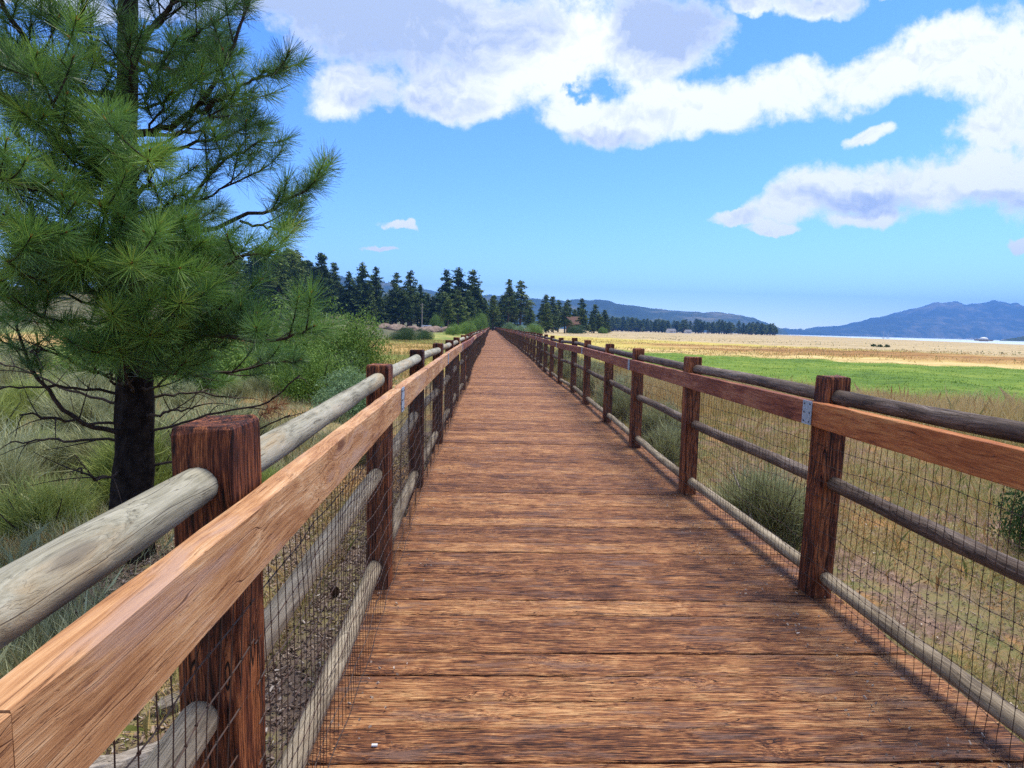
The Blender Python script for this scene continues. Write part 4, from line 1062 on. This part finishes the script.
def litter(name, label, cat, n, xr0, yr0, size, mat, r, zf=None, tone=(0, 1)):
    x = r.uniform(*xr0, n); y = yr0[0]+(yr0[1]-yr0[0])*r.random(n)**1.4; z = (ground_z(x, y) if zf is None else np.full(n, zf))+.012
    P = np.stack([x, y, z], 1); nrm = unit(r.normal(0, .55, (n, 3))+np.array([0, 0, 1.0])); a = unit(np.cross(nrm, r.normal(0, 1, (n, 3)))); b = np.cross(nrm, a)
    L = size*r.uniform(.3, 1.5, n)[:, None]; w = L*r.uniform(.12, .45, (n, 1)); t = nrm*.004
    top = np.stack([P-a*L-b*w*.6, P+a*L-b*w, P+a*L*.9+b*w, P-a*L*1.05+b*w*.7], 1)
    mb = MB(); tn = np.clip(tone[0]+(tone[1]-tone[0])*r.random(n), 0, 1)
    mb.tri_soup(top+t[:, None], tn)
    # thin edges give each chip a thickness
    for k in range(4):
        q = (k+1) % 4
        mb.tri_soup(np.stack([top[:, k]+t, top[:, k]-t, top[:, q]-t, top[:, q]+t], 1), tn*.8)
    return stuff(mb.build(name, mat), label, cat)
litter('wood_chips', 'brown and grey wood chips covering the ground left of the boardwalk', 'litter', 42000, (-3.4, -.78), (.6, 11), .014, M['chips'], r)
litter('leaf_litter', 'dry litter and pebbles on the ground right of the boardwalk', 'litter', 12000, (2.3, 6.5), (1.2, 10), .009, M['chips'], r, None, (.3, 1))
litter('deck_debris', 'tiny pale crumbs and needles along the right edge of the deck', 'litter', 420, (1.55, 2.15), (1.6, 9), .006, M['chips'], r, .004, (.5, 1))
litter('deck_debris', 'tiny pale crumbs along the left edge of the deck', 'litter', 110, (-.66, -.35), (1.6, 8), .006, M['chips'], r, .004, (.5, 1))

# ------------------------------------------------------------------ small things on the ground
def rock_mesh(seed, mat, squash=.6):
    r = np.random.default_rng(seed); import bmesh
    bm = bmesh.new(); bmesh.ops.create_icosphere(bm, subdivisions=3, radius=1)
    ax = unit(r.normal(0, 1, (7, 3))); cut = r.uniform(.6, .9, 7)
    for v in bm.verts:
        p = np.array(v.co)
        for a_, c_ in zip(ax, cut):
            dd = p@a_
            if dd > c_: p = p-a_*(dd-c_)*.85
        p *= 1+.04*math.sin(p[0]*9+seed)*math.sin(p[1]*8)
        v.co = (p[0], p[1], p[2]*squash)
    me = bpy.data.meshes.new('rock'); bm.to_mesh(me); bm.free(); me.polygons.foreach_set('use_smooth', np.zeros(len(me.polygons), bool)); me.materials.append(mat); return me
def driftwood():
    r = np.random.default_rng(3); mb = MB(); n = 14; ys = np.linspace(0, .62, 16); V = []; ang = np.linspace(0, 2*np.pi, n, endpoint=False)
    for y in ys:
        rr = (.075+.015*math.sin(y*9))*(1+.10*np.sin(ang*4+y*4)+r.normal(0, .05, n))*(1 if 0 < y < .62 else .7); V += list(zip(rr*np.cos(ang)+.03*math.sin(y*4), np.full(n, y), rr*np.sin(ang)))
    F = [(i*n+j, (i+1)*n+j, (i+1)*n+(j+1) % n, i*n+(j+1) % n) for i in range(15) for j in range(n)]+[tuple(range(n)), tuple(15*n+j for j in range(n-1, -1, -1))]
    mb.add(V, F); return mb
o = driftwood().build('driftwood_log', M['driftwood']); o.location = (-2.05, 2.35, -.42); o.rotation_euler = (.05, .3, -1.15)
tag(o, 'short pale weathered log lying on the ground behind the nearest left post', 'log')
o = driftwood().build('driftwood_log', M['driftwood']); o.location = (-1.75, 2.95, -.45); o.rotation_euler = (-.04, 1.4, -.7); o.scale = (.6, .8, .5)
tag(o, 'smaller split log chunk leaning behind the pale weathered log', 'log')
for i, (x, y, s, lab) in enumerate([(-1.62,2.75,.055,'rounded tan stone just behind the nearest left post'),(-1.52,2.62,.035,'small brown stone beside the rounded tan stone'),(-1.35,2.9,.045,'flat brown stone near the foot of the nearest left post')]):
    o = put('stone', rock_mesh(i+2, M['pebble']), None, (x, y, float(ground_z(x, y))+s*.3)); o.scale = (s, s, s); tag(o, lab, 'stone')
def pine_cone():
    mb = MB(); r = np.random.default_rng(1)
    for i in range(90):
        t = i/90; a = i*2.4; rad = .032*math.sin(math.pi*(t*.85+.12)); z = t*.085
        d = np.array([math.cos(a), math.sin(a), .35]); p = np.array([math.cos(a)*rad*.4, math.sin(a)*rad*.4, z]); s = np.array([-math.sin(a), math.cos(a), 0])*.008
        q = p+d*rad*.75
        mb.add([p-s*.6, p+s*.6, q+s, q+d*.004, q-s, q+np.array([0, 0, .004])], [(0,1,2,3,4),(0,4,5),(1,5,2),(2,5,3),(3,5,4),(0,5,1)])
    return mb
cz = float(ground_z(-1.21, 4.4))
o = pine_cone().build('pine_cone', M['cone']); o.location = (-1.21, 4.4, cz+.03); o.rotation_euler = (1.4, .3, .5)
tag(o, 'dark open pine cone lying on wood chips left of the boardwalk', 'pine cone')
# pale dry branch leaning in the bush
mb = MB(); a_, b_ = at(731,468,6.1), at(757,533,5.6)
mb.tube(bez(a_-a_, (b_-a_)*.5+np.array([.01, 0, .02]), b_-a_, 8), np.linspace(.006, .012, 8), 7)
o = mb.build('dry_branch', M['driftwood']); o.location = a_.tolist(); tag(o, 'thin pale dry branch leaning in the bush beyond the right wire net', 'branch')
# white chip on the deck
mb = MB(); mb.box((0, 0, .003), (.022, .010, .006)); o = mb.build('pale_chip', M['white_paint']); o.location = (-.42, 2.10, .003); tag(o, 'small white chip lying on the deck near the left fence foot', 'chip')
# bank boulders left of the road
rr_ = np.random.default_rng(14); RK = [rock_mesh(20+i, M['rock'], .7) for i in range(4)]
for i in range(26):
    px = rr_.uniform(386, 448); Y = rr_.uniform(165, 212); p = at(px, 330, Y); x = float(p[0]); s = rr_.uniform(.7, 2.2)
    o = put('boulder', RK[i % 4], None, (x, Y, float(ground_z(x, Y))+s*.2)); o.scale = (s*1.4, s, s); o.rotation_euler = (0, 0, rr_.uniform(0, 6))
    tag(o, 'brownish-grey boulder on the bank below the forest road', 'boulder', 'boulders on the bank below the forest road')

# ------------------------------------------------------------------ road with vehicles, pole, cabin
def vehicle(px, py, Y, label, col, L=4.6, hgt=1.6, rz=math.pi/2*1.05, van=False):
    p = at(px, py, Y); x = float(p[0]); z = float(ground_z(x, Y))
    root = thing('parked_car', label, 'car', (x, Y, z), rz-math.pi/2)
    paint = flat('car_paint', col, .3, .1, .5, tuple(c*.9 for c in col))
    mb = MB(); W = .9; 
    prof = [(-L/2,.35),(-L/2,.85),(-L/2+.15,.95),(L/2-1.1 if not van else L/2-.5,1.0),(L/2-.1,.85),(L/2,.6),(L/2,.35)]
    n = len(prof); mb.add([(a, -W, b) for a, b in prof]+[(a, W, b) for a, b in prof], [tuple(range(n)), tuple(range(2*n-1, n-1, -1))]+[((i+1) % n, i, n+i, n+(i+1) % n) for i in range(n)])
    mb.build('body', paint, root)
    mb = MB(); f = L/2-(.9 if van else 1.2)
    prof = [(-L/2+.2,.97),(-L/2+.45,hgt),(f-.7,hgt),(f,1.0)]; n = 4; w2 = W*.88
    mb.add([(a, -w2 if b > 1.2 else -W*.96, b) for a, b in prof]+[(a, w2 if b > 1.2 else W*.96, b) for a, b in prof], [tuple(range(n)), tuple(range(2*n-1, n-1, -1))]+[((i+1) % n, i, n+i, n+(i+1) % n) for i in range(n)])
    mb.build('cabin', paint, root)
    mb = MB(); mb.box((-.1, 0, 1.0+(hgt-1)*.45), (L*.48, 2*W*.955, (hgt-1)*.5)); mb.build('window', M['dark_window'], root)
    for sx in (-L*.3, L*.3):
        for sy in (-1, 1):
            mb = MB(); mb.tube([(sx, sy*W*.8, .34), (sx, sy*(W+.02), .34)], .34, 14); mb.build('wheel', M['tyre'], root)
    return root
vehicle(428, 324, 215, 'long white van parked on the road beside the utility pole', (.7,.72,.73), 5.6, 2.1, van=True)
vehicle(400, 323, 222, 'white car parked on the road left of the utility pole', (.75,.75,.75))
vehicle(441, 324, 225, 'pale car half hidden behind bushes right of the utility pole', (.55,.56,.55))
def utility_pole(px, Y):
    p = at(px, 320, Y); x = float(p[0]); z0 = float(ground_z(x, Y)); top = float(at(px, 303, Y)[2])
    root = thing('utility_pole', 'pale wooden utility pole beside the parked white van', 'pole', (x, Y, z0))
    mb = MB(); mb.tube([(0, 0, -.5), (0, 0, top-z0)], [.15, .11], 8); mb.build('pole', flat('pole_wood', (.55,.45,.37), .9), root)
    mb = MB(); mb.box((0, -.22, top-z0-.6), (1.8, .12, .14)); mb.build('crossarm', flat('arm_wood', (.4,.33,.27), .9), root)
utility_pole(422, 205)
def house(px, Y, wpx, hpx, label, cat, wall, roof, name='cabin', group=None, rz=.2, foot=None):
    p = at(px, 330, Y); x = float(p[0]); z0 = float(ground_z(x, Y)) if foot is None else foot
    W = wpx/F_PX*Y; H = hpx/F_PX*Y; D = W*.8; eh = H*.55
    root = thing(name, label, cat, (x, Y, z0), rz, group)
    mb = MB(); mb.box((0, 0, eh/2-.3), (W, D, eh+.6))
    for s in (-1, 1):
        mb.add([(s*W/2, -D/2, eh), (s*W/2, D/2, eh), (s*W/2, 0, H-.05)], [(0,1,2) if s > 0 else (2,1,0)])
    mb.build('wall', wall, root)
    mb = MB()
    for s in (-1, 1):
        mb.add([(-W/2-.4, s*(D/2+.4), eh-.25), (W/2+.4, s*(D/2+.4), eh-.25), (W/2+.4, 0, H), (-W/2-.4, 0, H), (-W/2-.4, s*(D/2+.4), eh-.05), (W/2+.4, s*(D/2+.4), eh-.05), (W/2+.4, 0, H+.25), (-W/2-.4, 0, H+.25)],
               [(0,1,2,3),(7,6,5,4),(0,4,5,1),(1,5,6,2),(3,7,4,0)])
    mb.build('roof', roof, root)
    for sx in (-.28, .05, .3):
        mb = MB(); mb.box((sx*W, -D/2-.02, eh*.5), (W*.13, .1, eh*.35)); mb.build('window', M['dark_window'], root)
    mb = MB(); mb.box((-.12*W, -D/2-.03, eh*.33), (W*.09, .12, eh*.66)); mb.build('door', M['roof_brown'], root)
    return root
house(573, 282, 12, 16, 'brown wooden cabin with a pitched roof among the pines at the right', 'house', M['log_wall'], M['roof_brown'], 'cabin', None, -.35)
conifer(564.5, 262, 303, 'dark pine overlapping the left corner of the brown cabin', None, 1.5, 1)
conifer(582, 266, 309, 'short dark pine overlapping the right corner of the brown cabin', None, 1.8, 4)
for i, (px, w, h, lab) in enumerate([(671,8,4,'white building on the far shore, left of the smaller one below the tree line'),(688,6,3.5,'small white building right of the larger white one below the tree line')]):
    house(px, 740, w, h, lab, 'house', M['white_paint'], M['roof_grey'], 'shore_house', None, .1, -.5)
# observatory on the water
def observatory():
    Y = 700; p = at(983, 346, Y); x, z0 = float(p[0]), -.6
    sc = F_PX/Y; W = 9/sc; root = thing('observatory', 'white domed observatory tower standing at the lake edge on the right', 'building', (x, Y, z0))
    top = float(at(983, 337, Y)[2])-z0
    mb = MB(); mb.tube([(0, 0, -2), (0, 0, top*.45)], W*.42, 20); mb.build('tower', M['white_paint'], root)
    pts = [(0, 0, top*.45+W*.42*math.sin(a)) for a in np.linspace(0, math.pi/2*.98, 8)]
    mb = MB(); mb.tube([(0, 0, top*.45+(top*.55)*math.sin(a)) for a in np.linspace(0, 1.5, 8)], [W*.40*math.cos(a) for a in np.linspace(0, 1.5, 8)], 20); mb.build('dome', M['white_paint'], root, smooth=True)
    mb = MB(); mb.box((0, 0, 1.2), (W*1.3, W*1.1, 1.6)); mb.build('base', M['rock'], root)
observatory()
# small houses on the far slope at the right
hr = np.random.default_rng(77)
for i in range(12):
    px = hr.uniform(955, 1020); Y = hr.uniform(2450, 2800)
    house(px, Y, hr.uniform(2, 3.2), hr.uniform(1.2, 2.0), 'tiny pale house at the foot of the far mountain on the right', 'house', M['white_paint'], M['roof_grey'], 'far_house', 'pale houses at the foot of the far mountain', hr.uniform(-.5, .5), -.6)
# sailboats: masts seen over the beach
def sailboat(px, Y, label):
    p = at(px, 342, Y); x = float(p[0]); root = thing('sailboat', label, 'boat', (x, Y, -.75), 0.6)
    mb = MB(); prof = [(-4, .1), (-4.2, 1.1), (4.8, 1.3), (3.4, .1)]
    st = [(-4.2, .9), (-2, 1.35), (1, 1.45), (3.2, .9), (4.8, .08)]
    V = []; 
    for xx, w in st: V += [(xx, -w, 1.2), (xx, 0, -.1), (xx, w, 1.2)]
    F = [(i*3, i*3+1, i*3+4, i*3+3) for i in range(4)]+[(i*3+1, i*3+2, i*3+5, i*3+4) for i in range(4)]+[(0,2,1)]+[(i*3, i*3+3, i*3+5, i*3+2) for i in range(4)]
    mb.add(V, F); mb.build('hull', M['white_paint'], root)
    mb = MB(); mb.tube([(.5, 0, 1), (.5, 0, 10.5)], [.16, .1], 6); mb.build('mast', M['white_paint'], root)
    mb = MB(); mb.tube([(.5, 0, 2.2), (-3.2, 0, 2.2)], [.1, .08], 6); mb.build('boom', M['white_paint'], root)
sailboat(883, 830, 'white sailboat with a bare mast, left of two on the lake'); sailboat(887.5, 850, 'white sailboat with a bare mast, right of two on the lake')
# three dark mounds of brush on the flats
MOUND = bush_proto('m', M['darkshrub'], (1, 1, 1), 2600, .09, 55, 14, 1.6)
for px, lab in ((873, 'leftmost of three dark rounded bushes on the tan flats'), (880, 'middle of three dark rounded bushes on the tan flats'), (886.5, 'rightmost of three dark rounded bushes on the tan flats')):
    p = at(px, 350, 116); o = plant('dark_bush', MOUND, lab, 'shrub', float(p[0]), 116, .62, sz=.55)

# ------------------------------------------------------------------ two people at the far end
def person(x, y, label, top_mat, leg_mat, rz, sc=1.0):
    """a walking figure: one skin-modifier body, hair and clothes as children"""
    root = thing('person', label, 'person', (x, y, .0), rz); root.scale = (sc,)*3
    def skin_mesh(name, verts, edges, radii, mat, sub=2):
        me = bpy.data.meshes.new(name); me.from_pydata(verts, edges, []); me.materials.append(mat)
        o = put(name, me, root)
        md = o.modifiers.new('skin', 'SKIN'); md.use_smooth_shade = True
        for i, rr in enumerate(radii): me.skin_vertices[0].data[i].radius = rr if isinstance(rr, tuple) else (rr, rr)
        me.skin_vertices[0].data[0].use_root = True
        s = o.modifiers.new('sub', 'SUBSURF'); s.levels = 1; s.render_levels = sub
        return o
    V = [(0,0,.95),(0,0,1.12),(0,0,1.30),(0,.0,1.43),(0,0,1.50),(0,.01,1.60),(0,.01,1.70),
         (.09,0,.90),(.10,.12,.50),(.10,.02,.09),(.10,.14,.04),(-.09,0,.90),(-.10,-.06,.50),(-.10,-.26,.11),(-.10,-.16,.03),
         (.17,0,1.39),(.22,-.08,1.12),(.21,.04,.88),(.20,.10,.80),(-.17,0,1.39),(-.22,.08,1.12),(-.21,.18,.90),(-.20,.22,.83)]
    E = [(0,1),(1,2),(2,3),(3,4),(4,5),(5,6),(0,7),(7,8),(8,9),(9,10),(0,11),(11,12),(12,13),(13,14),(2,15),(15,16),(16,17),(17,18),(2,19),(19,20),(20,21),(21,22)]
    rd = [(.13,.10),(.12,.095),(.15,.10),.055,.05,.085,.07,.085,.055,.04,.035,.085,.055,.04,.035,.055,.042,.032,.03,.055,.042,.032,.03]
    try:
        skin_mesh('body', V, E, rd, M['skin'])
        skin_mesh('shirt', [V[0],V[1],V[2],(0,0,1.40),V[15],(.21,-.05,1.2),V[19],(-.21,.05,1.2)], [(0,1),(1,2),(2,3),(2,4),(4,5),(2,6),(6,7)], [(.145,.115),(.135,.11),(.165,.115),.07,.07,.055,.07,.055], top_mat)
        skin_mesh('trousers', [V[0],V[7],V[8],(.10,.04,.14),V[11],V[12],(-.10,-.24,.16)], [(0,1),(1,2),(2,3),(0,4),(4,5),(5,6)], [(.15,.115),.1,.07,.055,.1,.07,.055], leg_mat)
        skin_mesh('hair', [(0,-.01,1.66),(0,-.01,1.73)], [(0,1)], [.095,.06], M['hair'])
    except Exception as e: print('person', e)
person(.55, 262, 'distant person in dark clothing walking on the boardwalk, on the left of the pair', M['cloth_dark'], M['cloth_dark'], 0)
person(1.65, 265, 'distant person in a white top walking on the boardwalk, on the right of the pair', M['cloth_white'], M['cloth_blue'], math.pi)
